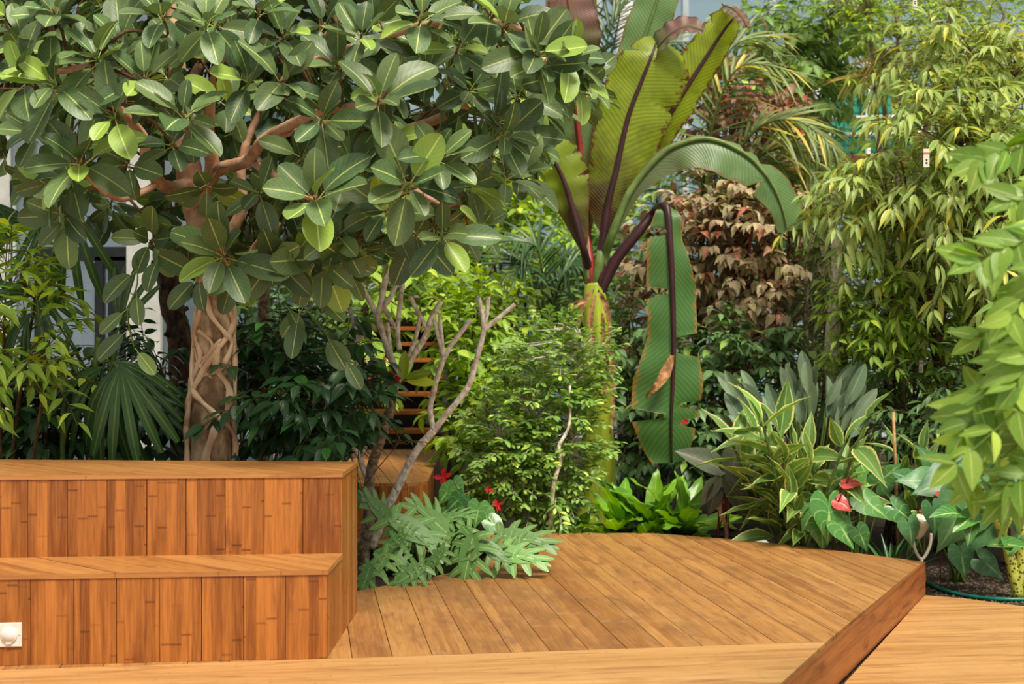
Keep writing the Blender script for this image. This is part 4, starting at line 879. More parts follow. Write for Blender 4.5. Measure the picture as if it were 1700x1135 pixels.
# ------------------------------------------------------------------ bird's nest ferns and pots
T_nest = [leaf_tpl('linear', .29, 12, 4, curl=c, fold=.12, wave=.035, wf=3.5, seed=i+3, tip=.2) for i, c in enumerate((.05, .25, .5))]
M_pot = plainmat('black_pot', (22, 22, 24), (34, 34, 34), 12, .5)
M_mix = plainmat('potting_mix', (60, 44, 32), (36, 26, 20), 60, .95, .8)
def pot(px, Y, r, h, label, z=-.24):
    p = Vector((W(px, 0, Y).x, Y, z)); t_ = thing('plant_pot', label, 'pot', p, 'black pots at the deck edge')
    mb = MB(); mb.lathe([(0, .004), (r*.78, .004), (r*.8, .0), (r, h-.025), (r+.008, h-.022), (r+.008, h), (r-.004, h), (r-.006, h-.03)], p, 24); mb.build('pot_body', M_pot, t_, True)
    mb = MB(); mb.lathe([(r-.007, h-.03), (r*.5, h-.02), (0, h-.018)], p, 18); mb.build('potting_soil', M_mix, t_, True)
def nest(px, Y, z, n_, L, label, seed, ax=(0, -.25, 1), spread=50):
    r = random.Random(seed); p = Vector((W(px, 0, Y).x, Y, z)); t_ = thing('nest_fern', label, 'fern', p, 'nest ferns at the deck edge')
    lv = cluster(p, Vector(ax), n_, L, r, spread=spread, pet=0, upw=.3, jit=12, nt=3); lv = [l for l in lv if (l[1].col[1].z > -.05)]
    emit(t_, lv, T_nest, L_fern, 300, r)
    mb = MB(); mb.lathe([(.035, -.02), (.04, .01), (.03, .04), (0, .06)], p, 10); mb.build('crown', B_green, t_, True)
pot(1029, 10.62, .095, .24, 'round black plastic pot holding the left nest fern'); nest(1029, 10.62, .03, 17, .56, 'bird nest fern with wavy yellow-green fronds in the left black pot', 1)
pot(1082, 10.60, .10, .24, 'round black plastic pot holding the middle nest fern'); nest(1082, 10.60, .03, 19, .60, 'tall bird nest fern with upright fronds in the middle black pot', 2, spread=42)
pot(1136, 10.58, .095, .235, 'round black plastic pot beside the shallow black tray'); nest(1136, 10.58, .03, 17, .58, 'bird nest fern leaning over the shallow black tray', 3, ax=(.3, -.4, 1))
nest(942, 10.5, -.14, 12, .58, 'small bird nest fern rooted by the crooked shrub stem', 4, ax=(-.1, -.2, 1))
tr_ = thing('plant_tray', 'shallow black plastic tray at the deck edge', 'tray', (W(1190, 0, 10.25).x, 10.25, -.24))
mb = MB(); mb.lathe([(0, .006), (.17, .006), (.19, .19), (.20, .19), (.20, .205), (.185, .205), (.18, .16)], tr_.location, 28); mb.build('tray_body', M_pot, tr_, True)
mb = MB(); mb.lathe([(.18, .165), (0, .17)], tr_.location, 20); mb.build('potting_soil', M_mix, tr_, True)

# dull purple-leaved plant by the tray
T_alo = [leaf_tpl('ovate', .52, 7, 4, curl=c, fold=.18, lobe=.1, seed=i, pet=.0) for i, c in enumerate((.15, .35))]
dp = stalk_plant('purple_leaf_plant', 'purplish broad-leaved plant with bare stem in the black tray', 'plant', (W(1200, 0, 10.3).x, 10.3, -.06),
  [(1195,795,1170,820,10.2,1.5),(1205,795,1245,852,10.1),(1220,800,1262,850,10.2),(1215,790,1225,715,10.5),(1200,780,1130,745,10.5),(1225,785,1260,725,10.55),(1190,805,1178,850,10.2),(1230,800,1275,785,10.3)], T_alo, L_alo, B_red, N=(0, -.8, .6), sr=.0045)
one('tube', smoothpath([Vector((W(1207, 0, 10.2).x, 10.2, -.06)), W(1205, 870, 10.2), W(1196, 850, 10.2), W(1200, 800, 10.3)], 5), .014, 8).build('stem', plainmat('pinkish_stem', (196, 146, 120), (150, 100, 80), 20, .7), dp, True)

# ------------------------------------------------------------------ variegated ginger, grey-green rosette, anthuriums
T_gin = [leaf_tpl('lance', .33, 8, 4, curl=c, fold=.22, seed=i, wave=.012) for i, c in enumerate((.1, .3, .5))]
gi = thing('variegated_ginger', 'variegated shell ginger with cream-edged leaves at the deck edge', 'plant', (W(1345, 0, 10.0).x, 10.0, -.24))
lv = []; r = random.Random(7)
for k in range(17):
    a = r.uniform(0, 6.28); b0 = gi.location+Vector((math.cos(a)*.15, math.sin(a)*.12, 0)); d = Vector((r.uniform(-.42, .42), r.uniform(-.35, .15), 1)); ln = r.uniform(.62, 1.22)
    ls, pts = twig_leaves(b0, d, ln, r.randrange(8, 11), .40, r, ang=52, sag=.05, droop=.08, nt=3, roll=1.6)
    lv += [l for l in ls if l[1].translation.z > .0]; one('tube', pts, .010, 6).build('cane', B_green, gi, True)
emit(gi, lv, T_gin, L_gin, 300, r)
T_gry = [leaf_tpl('oval', .34, 7, 4, curl=c, fold=.2, seed=i, pet=.1) for i, c in enumerate((.05, .2))]
gr = thing('grey_rosette_plant', 'grey-green plant with upright paddle leaves behind the variegated ginger', 'plant', (W(1335, 0, 10.9).x, 10.9, -.24)); lv = []
for k in range(46):
    x = r.uniform(1235, 1425); y = r.uniform(665, 745)-25*math.cos((x-1335)/60); p = W(x, y, r.uniform(10.5, 11.1)); d = Vector(((x-1335)/120+r.uniform(-.25, .25), r.uniform(-.6, .1), 1))
    lv.append((r.randrange(2), leafM(p, d, Vector((r.uniform(-.9, .9), -1, .45)), r.uniform(.24, .36))))
    one('tube', smoothpath([gr.location, gr.location.lerp(p, .6)+Vector((0, 0, -.05)), p], 4), .008, 5).build('stalk', B_green, gr, True)
emit(gr, lv, T_gry, L_grey, 300, r)
stalk_plant('anthurium', 'anthurium with large heart leaves beside the variegated ginger', 'plant', (W(1420, 0, 9.75).x, 9.72, -.24),
  [(1375,835,1378,892,9.45,1.25),(1432,828,1475,858,9.6),(1392,868,1415,905,9.45,1.2),(1362,870,1368,912,9.5),(1460,800,1490,770,9.8,1.2),(1425,880,1440,912,9.45),(1440,790,1420,750,10,1.2),(1485,842,1520,868,9.6),(1400,800,1370,775,9.9),(1350,850,1330,880,9.6)], T_hrt, L_ant, B_green)
stalk_plant('anthurium', 'anthurium with large glossy leaves near the white garden spotlight', 'plant', (W(1590, 0, 9.6).x, 9.6, -.24),
  [(1520,800,1480,780,9.7,1.2),(1550,800,1500,790,9.6,1.3),(1600,790,1510,812,9.5,1.1),(1610,830,1555,905,9.2),(1548,842,1556,885,9.1),(1508,868,1516,905,9.15),(1625,860,1590,925,9.2),(1640,810,1700,790,9.4,1.2),(1680,850,1700,880,9.1,1.5),(1570,850,1540,880,9.5),(1595,915,1600,955,9.1,1.2),(1630,930,1665,955,9.0),(1640,780,1690,740,9.7),(1555,780,1530,740,9.8,1.2)], T_hrt, leafmat('blue_green_heart_leaf', (92, 140, 84), (60, 108, 70), (136, 172, 116), nv=6, vstr=.3, rough=.36, tr=.15), B_green)
M_spa = leafmat('pink_spathe', (206, 88, 78), (184, 66, 66), (226, 130, 112), nv=6, vstr=.5, rough=.25, tr=.2, spec=.6)
def spathe(px, py, Y, dx, dz, L, label, N=(0, -.5, .85)):
    p = W(px, py, Y); t_ = thing('anthurium_flower', label, 'flower', (p.x, p.y, -.2), 'pink anthurium flowers'); link('spathe', T_hrt[0].mesh(M_spa), t_, None, leafM(p, Vector((dx, -.3, dz)), Vector(N), L))
    one('tube', smoothpath([p, p+Vector((.01, -.015, .03)), p+Vector((.015, -.02, .06))], 4), [.006]*8+[.003], 6).build('spadix', B_red, t_, True)
    one('tube', smoothpath([Vector((p.x, p.y+.05, -.2)), p+Vector((0, .03, -.15)), p], 5), .004, 5).build('flower_stalk', B_red, t_, True)
spathe(1405, 802, 9.5, .9, .05, .13, 'flat salmon-pink anthurium flower, the higher of the pair by the ginger'); spathe(1392, 832, 9.45, .6, -.45, .12, 'glossy red-pink anthurium flower below the flat salmon one', (-.2, -.8, .5))
spathe(1565, 825, 9.35, .95, .05, .17, 'wide pink anthurium flower under the large blue-green leaves'); spathe(1535, 850, 9.4, .8, .1, .13, 'narrow coral anthurium flower beside the white spotlight', (0, -.3, .95))
# dark strap lily
li = thing('strap_lily', 'dark green strap-leaved lily between the two anthuriums', 'plant', (W(1478, 0, 9.45).x, 9.45, -.2)); lv = cluster(li.location+Vector((0, 0, .08)), Vector((0, -.15, 1)), 26, .42, r, spread=48, upw=.2, nt=3)
mb = MB(); mb.lathe([(.03, 0), (.035, .05), (.02, .11), (0, .12)], li.location, 10); mb.build('crown', B_green, li, True)
emit(li, [l for l in lv if l[1].col[1].z > 0], [leaf_tpl('linear', .10, 8, 2, curl=c, fold=.3, tip=.3) for c in (.1, .3, .6)], L_strap, 300, r)

# garden spotlight, hose, stones, stake, ties, tags
M_lamp = plainmat('warm_white_enamel', (232, 222, 200), (214, 204, 184), 12, .35)
sl = thing('garden_spotlight', 'white garden spotlight on a U bracket by the deck corner', 'lamp', (W(1530, 0, 9.25).x, 9.25, -.2)); c = sl.location
mb = MB(); mb.lathe([(.0, -.07), (.035, -.07), (.045, -.03), (.05, .05), (.055, .075), (.048, .075), (.04, .03), (0, .02)], (0, 0, 0), 20); mb.build('head', M_lamp, sl, True, M=Matrix.Translation(W(1527, 876, 9.25)) @ Matrix.Rotation(.35, 4, 'Y') @ Matrix.Rotation(.3, 4, 'X'))
one('tube', smoothpath([W(1516, 880, 9.25), W(1518, 908, 9.25), W(1530, 928, 9.25), W(1543, 908, 9.25), W(1546, 885, 9.25)], 6), .011, 8).build('bracket', M_lamp, sl, True)
one('tube', [c, W(1530, 928, 9.25)], .012, 8).build('spike', M_lamp, sl, True)
M_hose = plainmat('green_hose', (22, 120, 100), (16, 100, 84), 30, .35)
hp = smoothpath([G(1505, 955, -.225), G(1535, 966, -.225), G(1575, 982, -.225), G(1630, 992, -.225), G(1700, 995, -.225), G(1800, 990, -.225)], 8)
o = one('tube', hp, .014, 10).build('garden_hose', M_hose, None, True); tag(o, 'teal green garden hose lying on the soil along the lower deck', 'hose')
hp = smoothpath([Vector((W(x, 0, Y).x, Y, z)) for x, Y, z in ((1255, 10.1, -.2), (1275, 9.95, -.12), (1300, 9.95, -.06), (1320, 10.05, -.12), (1335, 10.2, -.22))], 8)
o = one('tube', hp, .012, 8).build('garden_hose', M_hose, None, True); tag(o, 'short loop of teal hose behind the deck edge under the ginger', 'hose')
def rock(px, py, s, label, mat, z=-.24, n=1, name='stone'):
    rr = random.Random(px); p = G(px, py, z); p.z = z+s*.45; vs = []; fs = []; A, Bq = 9, 6
    for i in range(Bq+1):
        for k in range(A):
            th = math.pi*i/Bq; ph = 2*math.pi*k/A; q = 1+rr.uniform(-.14, .14); vs.append(p+Vector((math.sin(th)*math.cos(ph)*s*1.2, math.sin(th)*math.sin(ph)*s, math.cos(th)*s*.75))*q)
    for i in range(Bq):
        for k in range(A): fs.append((i*A+k, (i+1)*A+k, (i+1)*A+(k+1) % A, i*A+(k+1) % A))
    return tag(link(name, mesh(name, vs, fs), None, mat), label, 'stone')
M_rock = plainmat('tan_stone', (196, 170, 116), (112, 92, 56), 26, .9, .6)
rock(1524, 965, .055, 'knobbly tan stone on the soil by the deck corner', M_rock)
rock(1262, 918, .09, 'pale grey stone behind the deck edge under the ginger', M_concrete)
pb = MB(); rr = random.Random(5)
for k in range(900):
    x = rr.uniform(1540, 1760); y = rr.uniform(940, 1004); p = G(x, y, -.24); s = rr.uniform(.004, .014)
    if p.y > 12 or p.y < 8.75-.45*max(0, p.x-2.7): continue
    pb.add([p+Vector((a*s, b*s, c_*s)) for a, b, c_ in ((1, 0, 0), (-1, 0, 0), (0, 1, 0), (0, -1, 0), (0, 0, 1))], [(0, 2, 4), (2, 1, 4), (1, 3, 4), (3, 0, 4)])
o = pb.build('gravel', plainmat('soil_chips', (132, 118, 98), (76, 64, 50), 40, .9), kind='stuff'); tag(o, 'small pale chips scattered on the soil beside the hose', 'gravel')
M_bam = plainmat('bamboo_cane', (196, 156, 104), (160, 116, 72), 14, .6)
o = one('tube', [Vector((W(1492, 0, 9.9).x, 9.9, -.24)), W(1486, 760, 9.9), W(1483, 684, 9.9)], .011, 8).build('bamboo_stake', M_bam, None, True); tag(o, 'slim bamboo stake standing behind the strap lily', 'stake')
o = one('tube', [Vector((W(1415, 0, 9.9).x, 10.05, -.24)), W(1411, 745, 9.95)], .009, 8).build('bamboo_stake', M_bam, None, True); tag(o, 'short bamboo stake among the variegated ginger leaves', 'stake')
M_tag = plainmat('tag_card', (232, 228, 216), (220, 214, 200), 20, .6); M_org = plainmat('tag_orange', (214, 110, 50), None, 5, .6)
for (x, y, Y, h, lab, ttop) in ((1538, 262, 10.2, .135, 'white paper plant tag with orange band on the willowy tree', 243), (1529, 608, 10.9, .10, 'small white plant tag with orange band in the shaded shrub', 596), (662, 355, 8.4, .11, 'white plant tag with an orange mark hanging below the banyan leaves', 335), (1519, 0, 11, .1, 'white plant tag near the top of the willowy tree', -15)):
    p = W(x, y, Y); t_ = thing('plant_tag', lab, 'tag', p, 'paper plant tags'); wd = h*.32
    mb = MB(); mb.box((p.x-wd/2, p.y-.001, p.z-h/2), (p.x+wd/2, p.y+.001, p.z+h/2)); mb.build('card', M_tag, t_)
    mb = MB(); mb.box((p.x-wd/2, p.y-.002, p.z+h*.20), (p.x+wd/2, p.y+.002, p.z+h*.30)); mb.build('orange_band', M_org, t_)
    for zz, ww in ((-.12, .3), (-.28, .34)): mb = MB(); mb.box((p.x-wd*ww/2, p.y-.002, p.z+h*(zz-.05)), (p.x+wd*ww/2, p.y+.002, p.z+h*(zz+.05))); mb.build('print_mark', M_black, t_)
    one('tube', [p+Vector((0, 0, h*.5)), W(x+2, ttop-8, Y)], .0015, 4).build('string', M_tag, t_, True)
o = one('tube', smoothpath([W(1486, 772, 9.86), W(1489, 790, 9.86), W(1500, 796, 9.85), W(1492, 803, 9.86), W(1489, 792, 9.87)], 5), .005, 6).build('plant_tie', M_hose, None, True); tag(o, 'green plastic tie knotted on the bamboo stake', 'tie')
M_tc = plainmat('terracotta', (206, 160, 128), (176, 126, 98), 6, .8, .2)
tpst = thing('terracotta_post', 'pale terracotta post with pinkish rails behind the mottled stems', 'post', (W(1690, 0, 10.4).x, 10.4, -.24)); xx = tpst.location.x
mb = MB(); mb.box((xx-.09, 10.3, -.24), (xx+.13, 10.5, .42)); mb.build('post_body', M_tc, tpst)
for y in (806, 824): p = W(1690, y, 10.38); one('tube', [W(1628, y+2, 10.36), W(1760, y-2, 10.36)], .018, 8).build('rail', M_tc, tpst, True)

# mottled succulent stems at the right
M_mot = NT('mottled_stem'); tc = M_mot.n('ShaderNodeTexCoord'); vo = M_mot.n('ShaderNodeTexVoronoi', {'Vector': tc.outputs['Object'], 'Scale': 42.0})
M_mot = M_mot.end(M_mot.n('ShaderNodeBsdfPrincipled', {'Base Color': M_mot.mix(M_mot.ss(vo.outputs[0], .25, .45), lin((66, 84, 36)), lin((186, 186, 74))), 'Roughness': .6}).outputs[0])
mo = thing('mottled_plant', 'leaning plant with yellow-mottled thick stems over the soil', 'plant', (W(1690, 0, 9.0).x, 9.0, -.24)); bs = mo.location
for pts in ([(1690,975),(1680,930),(1660,880),(1635,835),(1600,800)], [(1695,975),(1697,900),(1700,830),(1694,740),(1697,660)], [(1688,970),(1672,915),(1668,880),(1690,845)]):
    P = smoothpath([bs]+[W(a, b, 9.0) for a, b in pts[1:]], 6); one('tube', P, lerplist([.032, .024, .018, .012], len(P)), 9, wob=.12, rng=rng).build('stem', M_mot, mo, True)
lv = []
for k in range(14):
    p = W(r.uniform(1590, 1700), r.uniform(760, 930), 8.9); lv.append((r.randrange(2), leafM(p, Vector((r.uniform(-1, .6), -.5, r.uniform(-.6, .5))), Vector((0, -.6, .8)), r.uniform(.15, .28))))
emit(mo, lv, T_alo, L_ant, 300, r)

# ------------------------------------------------------------------ blurred pinnate plant close to the camera on the right
T_pin = [leaf_tpl('ovate', .52, 6, 2, curl=c, fold=.12, pet=.03, seed=i) for i, c in enumerate((.1, .3))]
fg = thing('pinnate_plant', 'bright pinnate-leaved plant arching in at the edge of the lower walkway', 'plant', (2.75, 5.3, -.24)); bs = fg.location; lv = []
for (y0, y1) in ((280, 0), (420, 0), (560, 0), (700, 0)):
    top = W(1790, y0, 4.4); P = smoothpath([bs, bs.lerp(top, .6)+Vector((.1, 0, .2)), top, W(1740, y0-20, 4.2)], 7); one('tube', P, lerplist([.02, .014, .006], len(P)), 7).build('stem', B_stem, fg, True)
fr = [((1760,150),(1700,225),(1600,270)), ((1770,210),(1720,300),(1660,330)), ((1770,330),(1700,385),(1600,430)), ((1770,380),(1710,440),(1650,520)), ((1780,420),(1700,500),(1600,560)), ((1770,460),(1690,560),(1580,680)), ((1780,520),(1700,620),(1600,700)), ((1770,560),(1660,680),(1560,770)), ((1780,600),(1700,700),(1590,800)), ((1780,640),(1720,740),(1640,830)), ((1770,500),(1640,600),(1570,720)), ((1780,480),(1720,560),(1660,640)), ((1760,620),(1690,660),(1600,660)), ((1790,300),(1740,420),(1690,480)), ((1770,690),(1720,760),(1660,800))]
for k, pts in enumerate(fr):
    P = smoothpath([W(a+28, b, 4.45-.1*(k % 4)) for a, b in pts], 6); n_ = len(P); one('tube', P, .003, 5).build('leaf_stalk', B_green, fg, True)
    for i in range(2, n_, 2 if k % 2 else 1):
        T = (P[min(i+1, n_-1)]-P[i-1]).normalized(); Nv = Vector((r.uniform(-.3, .3), -.8, .55)); Sd = T.cross(Nv).normalized()
        for sg in (1, -1): d = T*.55+Sd*sg*.8-UP*.25; lv.append((r.randrange(2), leafM(P[i]+rnddir(r)*.008, d+rnddir(r)*.32, Nv+rnddir(r)*.7, .125*r.uniform(.7, 1.15))))
    lv.append((0, leafM(P[-1], P[-1]-P[-3], Vector((0, -.8, .5)), .11)))
for k in range(16):
    a = W(1790, 280+(k % 4)*140, 4.4)+Vector((.06*k/4, .05*k, 0)); ang = r.uniform(-.6, 1.9); tip = a+Vector((math.cos(ang)*.34, math.sin(ang)*.34, -.14)); P = smoothpath([a, a.lerp(tip, .5)+UP*.05, tip], 6); one('tube', P, .003, 5).build('leaf_stalk', B_green, fg, True)
    for i in range(2, len(P)):
        T = (P[min(i+1, len(P)-1)]-P[i-1]).normalized(); Sd = T.cross(UP).normalized()
        for sg in (1, -1): lv.append((r.randrange(2), leafM(P[i], T*.55+Sd*sg*.8-UP*.3+rnddir(r)*.3, UP+rnddir(r)*.5, .12*r.uniform(.7, 1.15))))
emit(fg, lv, T_pin, L_fg, 300, r)

# ------------------------------------------------------------------ background planting
bg = lambda px, Y: (W(px, 0, Y).x, Y, -.24)
shrub('light_green_shrub', 'light yellow-green shrub between the staircase and the fine-leaved shrub', 'shrub', bg(775, 12.0), [(790,640,12,45,110,.4),(800,720,11.6,55,80,.4),(765,550,12.2,45,60,.4),(810,540,12.4,60,70,.4)], 190, 6, .15, T_ova, L_brt, B_stem, 51, twlen=.3, camw=.4, droop=.35)
shrub('light_green_shrub', 'yellow-green leafy shrub behind the bare plumeria branches', 'shrub', (-2.15, 12.9, -.24), [(600,520,12.4,70,90,.4),(660,480,12.8,70,60,.4),(560,600,12.2,50,80,.4),(690,450,13.0,60,40,.3)], 130, 6, .16, T_ova, L_brt, B_stem, 52, twlen=.32, camw=.35, droop=.3)
shrub('light_green_tree', 'sunlit yellow-green tree behind the left banana leaves', 'tree', bg(850, 15.5), [(850,390,15.5,80,70,.6),(790,330,15.8,70,60,.6),(870,300,16,60,60,.5),(820,470,15,70,50,.5)], 200, 6, .17, T_ova, L_brt, B_stem, 53, twlen=.35, camw=.3, droop=.3, srad=.03)
shrub('hibiscus_shrub', 'green hibiscus shrub between banana stem and hanging banana leaf', 'shrub', bg(1065, 12.4), [(1060,620,12.4,60,90,.4),(1080,720,12.2,80,70,.4),(1040,540,12.6,50,50,.3)], 130, 6, .145, T_ova, leafmat('hibiscus_leaf', (108, 142, 84), (62, 100, 58), (140, 166, 108), young=(138, 170, 76), nv=6, vstr=.3, rough=.36, tr=.16), B_stem, 54, twlen=.3, camw=.45, droop=.5)
L_hb2 = bpy.data.materials['hibiscus_leaf']
shrub('hibiscus_shrub', 'green hibiscus shrub right of the hanging banana leaf', 'shrub', bg(1210, 12.2), [(1200,640,12.1,80,100,.4),(1250,590,12.2,70,60,.4),(1170,720,12,80,70,.35),(1240,700,11.9,60,70,.3)], 190, 6, .14, T_ova, L_hb2, B_stem, 55, twlen=.3, camw=.45, droop=.5)
flower(1137, 700, 11.0, 'red hibiscus bud hanging beside the drooping banana leaf', .035)
shrub('copperleaf_shrub', 'pinkish brown copperleaf shrub behind the arching banana leaf', 'shrub', bg(1200, 13.3), [(1180,430,13.3,110,110,.5),(1260,420,13.0,100,120,.5),(1230,340,13.5,110,80,.5),(1120,480,13.4,70,70,.4),(1290,500,12.8,70,70,.4)], 440, 6, .13, T_cop, L_cop, B_red, 56, twlen=.3, camw=.35, droop=.5, sag=.3, srad=.03, nstem=8)
shrub('copperleaf_shrub', 'taller reddish copperleaf shrub behind the broad banana leaf', 'shrub', bg(1230, 14.2), [(1230,200,14.2,85,55,.5),(1190,150,14.3,50,50,.4),(1270,230,14,60,50,.4)], 120, 6, .13, T_cop, leafmat('copper_red_leaf', (164, 124, 98), (116, 98, 66), (176, 122, 104), young=(160, 70, 62), nv=6, vstr=.4, rough=.5, tr=.22), B_red, 57, twlen=.28, camw=.35, droop=.5, srad=.03)
shrub('willowy_tree', 'willowy fig tree with narrow drooping leaves behind the lower walkway', 'tree', bg(1610, 11.3), [(1560,260,11,110,120,.6),(1640,330,10.8,100,150,.6),(1460,345,11.2,90,55,.5),(1650,150,11.6,90,100,.6),(1620,420,10.8,80,70,.5),(1580,110,11.8,80,70,.5)], 430, 9, .195, T_wil, L_wil, B_stem, 58, twlen=.5, camw=.35, droop=.45, sag=.5, srad=.035, nstem=9, ang=42)
shrub('broad_tree', 'tree with pale oval leaves and forked trunk beside the green netting', 'tree', bg(1375, 15.5), [(1290,80,15.3,90,90,.7),(1390,40,15.5,110,70,.7),(1300,170,15,70,50,.5),(1340,120,15.8,70,50,.5)], 230, 6, .19, T_ova, L_tree, B_plumlow, 59, twlen=.4, camw=.3, droop=.5, srad=.055, nstem=7)
shrub('fine_tree', 'bright small-leaved tree above the green netting', 'tree', bg(1490, 14.5), [(1490,60,14.3,100,60,.6),(1560,30,14.2,90,60,.5),(1420,-10,14.6,90,40,.5),(1620,40,13.8,80,70,.5)], 260, 9, .10, T_lan, L_brt, B_plumlow, 60, twlen=.35, camw=.3, droop=.2, srad=.04, nstem=6)
shrub('bright_shrub', 'bright green shrub in front of the slim pale trunks', 'shrub', bg(1480, 11.4), [(1480,480,11.3,80,70,.4),(1455,530,11.2,55,60,.35),(1530,540,11.3,80,70,.4),(1480,620,11.4,90,50,.35)], 240, 7, .14, T_lan, L_brt, B_dark, 61, twlen=.32, camw=.4, droop=.3, sag=.3)
shrub('dark_shrub', 'dark green shrub in the shade under the willowy tree', 'shrub', bg(1560, 11.0), [(1560,680,10.9,110,70,.4),(1640,640,10.6,80,90,.4),(1480,720,10.9,70,60,.35),(1640,740,10.3,80,60,.3)], 190, 6, .13, T_lan, L_hb2, B_dark, 62, twlen=.3, camw=.35, droop=.35)
shrub('hedge_shrub', 'dense mid green bushes behind the copperleaf', 'shrub', bg(1100, 16.5), [(1100,450,16.5,200,200,.6),(1350,420,16.5,170,200,.6),(950,560,16.2,120,130,.6),(1330,560,15,150,130,.6)], 460, 6, .19, T_ova, L_tree, B_dark, 63, twlen=.45, camw=.4, droop=.4, srad=.04)
shrub('hedge_shrub', 'dense green bushes behind the willowy tree', 'shrub', bg(1600, 15.5), [(1560,420,15.5,180,190,.6),(1680,300,15,140,250,.6),(1600,600,14.5,200,130,.6)], 380, 6, .19, T_ova, L_tree, B_dark, 64, twlen=.45, camw=.4, droop=.4, srad=.04)
shrub('hedge_shrub', 'mid green bushes around the far staircase and steel strut', 'shrub', bg(880, 18.0), [(880,520,17.8,100,120,.6),(690,430,18.5,60,60,.4),(950,400,17.5,90,140,.6)], 220, 6, .2, T_ova, L_tree, B_dark, 65, twlen=.45, camw=.4, droop=.4, srad=.04)
shrub('screening_shrub', 'shadowy shrub between the rough dark trunk and the staircase', 'shrub', (-2.1, 11.4, -.24), [(450,560,11.4,80,110,.4),(390,480,11.8,60,60,.4),(530,560,11.5,60,100,.4)], 120, 6, .15, T_ova, L_hb2, B_dark, 66, twlen=.32, camw=.4, droop=.4)
# slim trunks right of the copperleaf
for i, (x0, x1, yb, yt, Y, rd) in enumerate(((1368,1385,700,470,11.6,.032),(1384,1390,700,480,11.5,.042),(1412,1400,720,560,11.6,.036),(1420,1428,740,600,12.0,.06),(1635,1622,700,420,12.6,.05),(1505,1500,740,560,12.2,.05))):
    o = one('tube', smoothpath([Vector(bg(x0, Y)), W((x0+x1)/2+3, yb, Y), W((x0+x1)/2-2, (yb+yt)/2, Y), W(x1, yt, Y), W(x1+3, yt-90, Y)], 5), rd, 9, wob=.1, rng=rng).build('slim_trunk', B_plum if i < 2 else B_plumlow, None, True)
    tag(o, ['slim pale trunk, the thinner of the pair by the dracaenas', 'straight pale trunk, the thicker of the pair by the dracaenas', 'short brown trunk just right of the pale pair', 'stout brown trunk leaning beside the bright shrub', 'brown trunk rising behind the willowy branches', 'dark trunk in the shade of the bright shrub'][i], 'trunk', 'slim trunks behind the dracaenas')
# dracaenas: heads of strap leaves on canes
T_dra = [leaf_tpl('linear', .06, 6, 2, curl=c, fold=.3, tip=.4) for c in (.15, .4, .7)]
dr_ = thing('dracaena', 'dracaena clump with spiky strap-leaf heads by the pale trunks', 'plant', bg(1345, 12.5)); lv = []
for (x, y, Y) in ((1340,470,12.4),(1375,410,12.6),(1310,520,12.5),(1350,570,12.2),(1390,400,12.8),(1330,620,12.2),(1400,650,12.0),(1375,540,12.6),(1440,610,11.9),(1300,600,12.4),(1420,700,11.8)):
    p = W(x, y, Y); lv += cluster(p, Vector((r.uniform(-.3, .3), -.35, .8)), 30, .45, r, spread=78, upw=.3, nt=3); bb = dr_.location+Vector((r.uniform(-.15, .15), r.uniform(-.1, .1), 0))
    one('tube', smoothpath([bb, bb.lerp(p, .5)+rnddir(r)*.05, p], 5), .018, 7).build('cane', B_plumlow, dr_, True)
emit(dr_, lv, T_dra, L_dra, 300, r)
# small variegated clumps by the stake
sg = thing('variegated_cane_plant', 'young variegated ginger clump by the bamboo stake', 'plant', bg(1515, 10.3)); lv = []
for k in range(6):
    ls, pts = twig_leaves(sg.location+Vector((r.uniform(-.1, .1), 0, 0)), Vector((r.uniform(-.3, .5), -.1, 1)), r.uniform(.7, 1.1), 8, .3, r, ang=38, sag=.02, droop=0, nt=3, roll=1.5); lv += [l for l in ls if l[1].translation.z > .05]; one('tube', pts, .008, 6).build('cane', B_green, sg, True)
emit(sg, lv, T_gin, L_gin, 300, r)

# palms
T_ll = [leaf_tpl('linear', .07, 5, 2, curl=c, fold=.25, tip=.5) for c in (.1, .3, .5)]
def palm(name, label, base, fronds, mat, LL, seed, nl=26, spread=58):
    r = random.Random(seed); t_ = thing(name, label, 'palm', base)
    for pts in fronds:
        P = smoothpath([W(*p) for p in pts], 8); n_ = len(P)
        fo = one('tube', [Vector(base)+Vector((r.uniform(-.1, .1), r.uniform(-.1, .1), 0)), Vector(base).lerp(P[0], .6)+UP*.1]+P, lerplist([.02, .012, .004], n_+2), 5).build('frond', B_green, t_, True); lv = []
        for i in range(nl):
            f_ = (i+1)/nl; k = f_*(n_-1); j = min(int(k), n_-2); p = P[j].lerp(P[j+1], k-j); T = (P[j+1]-P[j]).normalized()
            Nv = Vector((0, -.55, .8)); Sd = T.cross(Nv); Sd = Sd.normalized() if Sd.length > .1 else Vector((1, 0, 0))
            for sg_ in (1, -1):
                a = math.radians(spread*(1-.55*f_)+r.uniform(-6, 6)); d = T*math.cos(a)+Sd*sg_*math.sin(a)-UP*.12; lv.append((r.randrange(3), leafM(p, d, Nv+T*.2, LL*(.5+.9*math.sin(math.pi*(.15+.75*f_)))*r.uniform(.85, 1.1))))
        emit(fo, lv, T_ll, mat, 300, r, name='leaflet')
palm('areca_palm', 'feather palm with arching fronds behind the broad banana leaf', bg(1150, 13.6), [[(1170,330,13.4),(1185,200,13.2),(1230,110,13.0),(1320,120,12.8)], [(1165,320,13.4),(1180,180,13.3),(1215,80,13.2),(1280,60,13.1)], [(1180,340,13.3),(1260,260,13.1),(1330,250,12.9),(1390,330,12.7)], [(1190,350,13.3),(1270,320,13.1),(1330,330,12.9),(1360,400,12.7)], [(1180,330,13.4),(1250,220,13.1),(1320,200,12.9),(1380,240,12.7)], [(1185,360,13.3),(1240,300,13.1),(1290,280,13.0),(1340,300,12.8)]], L_yel, .42, 71)
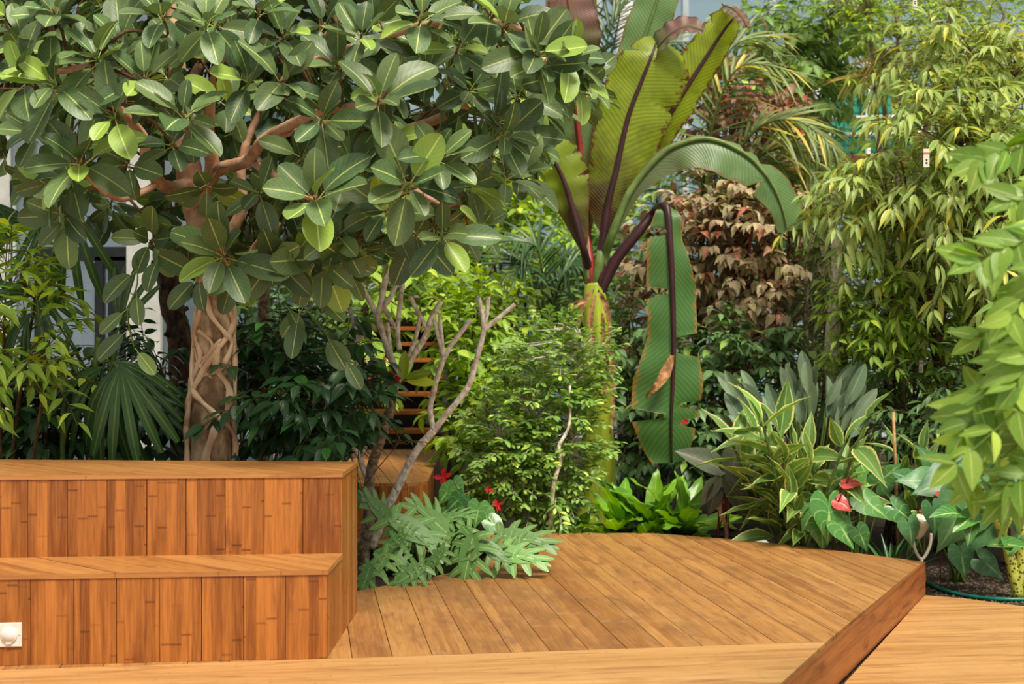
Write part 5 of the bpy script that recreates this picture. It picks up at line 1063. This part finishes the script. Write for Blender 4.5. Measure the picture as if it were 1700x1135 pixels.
palm('feather_palm', 'dark feather palm standing behind the top of the banana', bg(1010, 16.5), [[(1010,300,16.5),(1000,160,16.4),(1010,60,16.2),(1050,-10,16)], [(1005,300,16.5),(985,150,16.4),(965,50,16.2),(940,10,16)], [(1015,300,16.5),(1040,160,16.4),(1090,80,16.2),(1140,70,16)], [(1010,280,16.5),(1012,120,16.4),(1030,0,16.3),(1000,-80,16.1)]], L_dra, .5, 72)
palm('feather_palm', 'low dark feather palm left of the banana stalks', bg(900, 14.0), [[(905,540,14),(885,470,13.8),(870,440,13.6),(830,460,13.4)], [(910,540,14),(930,470,13.8),(955,440,13.6),(990,450,13.4)], [(905,530,14),(900,450,13.8),(890,410,13.7),(860,400,13.5)], [(1050,520,14),(1060,460,13.8),(1080,430,13.6),(1120,440,13.4)]], L_fan, .36, 73)
palm('yellow_palm', 'palm with straw-yellow frond in front of the green netting', bg(1560, 14.8), [[(1560,240,14.8),(1540,170,14.6),(1490,125,14.4),(1415,130,14.2)], [(1565,240,14.8),(1560,160,14.7),(1520,105,14.5),(1450,100,14.3)]], leafmat('straw_leaflet', (190, 160, 70), (140, 140, 60), (200, 180, 90), nv=1, vstr=0, rough=.5, tr=.25, rib=.1), .40, 74)

# planting that carries on just outside the frame
shrub('walkway_shrub', 'leafy green shrub beyond the terracotta post beside the walkway', 'shrub', (4.6, 9.6, -.24), [(1880,640,9.6,120,150,.5),(1960,480,9.8,110,130,.5),(1840,800,9.4,90,70,.4)], 150, 6, .16, T_ova, L_hb2, B_stem, 81, twlen=.35, camw=.3, droop=.35)
shrub('walkway_tree', 'yellow-green tree beyond the willowy fig tree', 'tree', (6.2, 12.4, -.24), [(1900,300,12.5,140,200,.7),(2040,450,12.2,130,180,.6),(1980,650,11.8,120,120,.5)], 200, 6, .19, T_ova, L_brt, B_stem, 82, twlen=.4, camw=.3, droop=.35, srad=.04)
shrub('facade_shrub', 'green shrub beyond the end of the bench in front of the facade', 'shrub', (-4.0, 8.9, -.24), [(-180,600,8.9,110,130,.4),(-120,430,9.2,80,90,.4),(-260,500,9.2,100,140,.4)], 130, 6, .15, T_lan, L_hb2, B_stem, 83, twlen=.35, camw=.3, droop=.3)
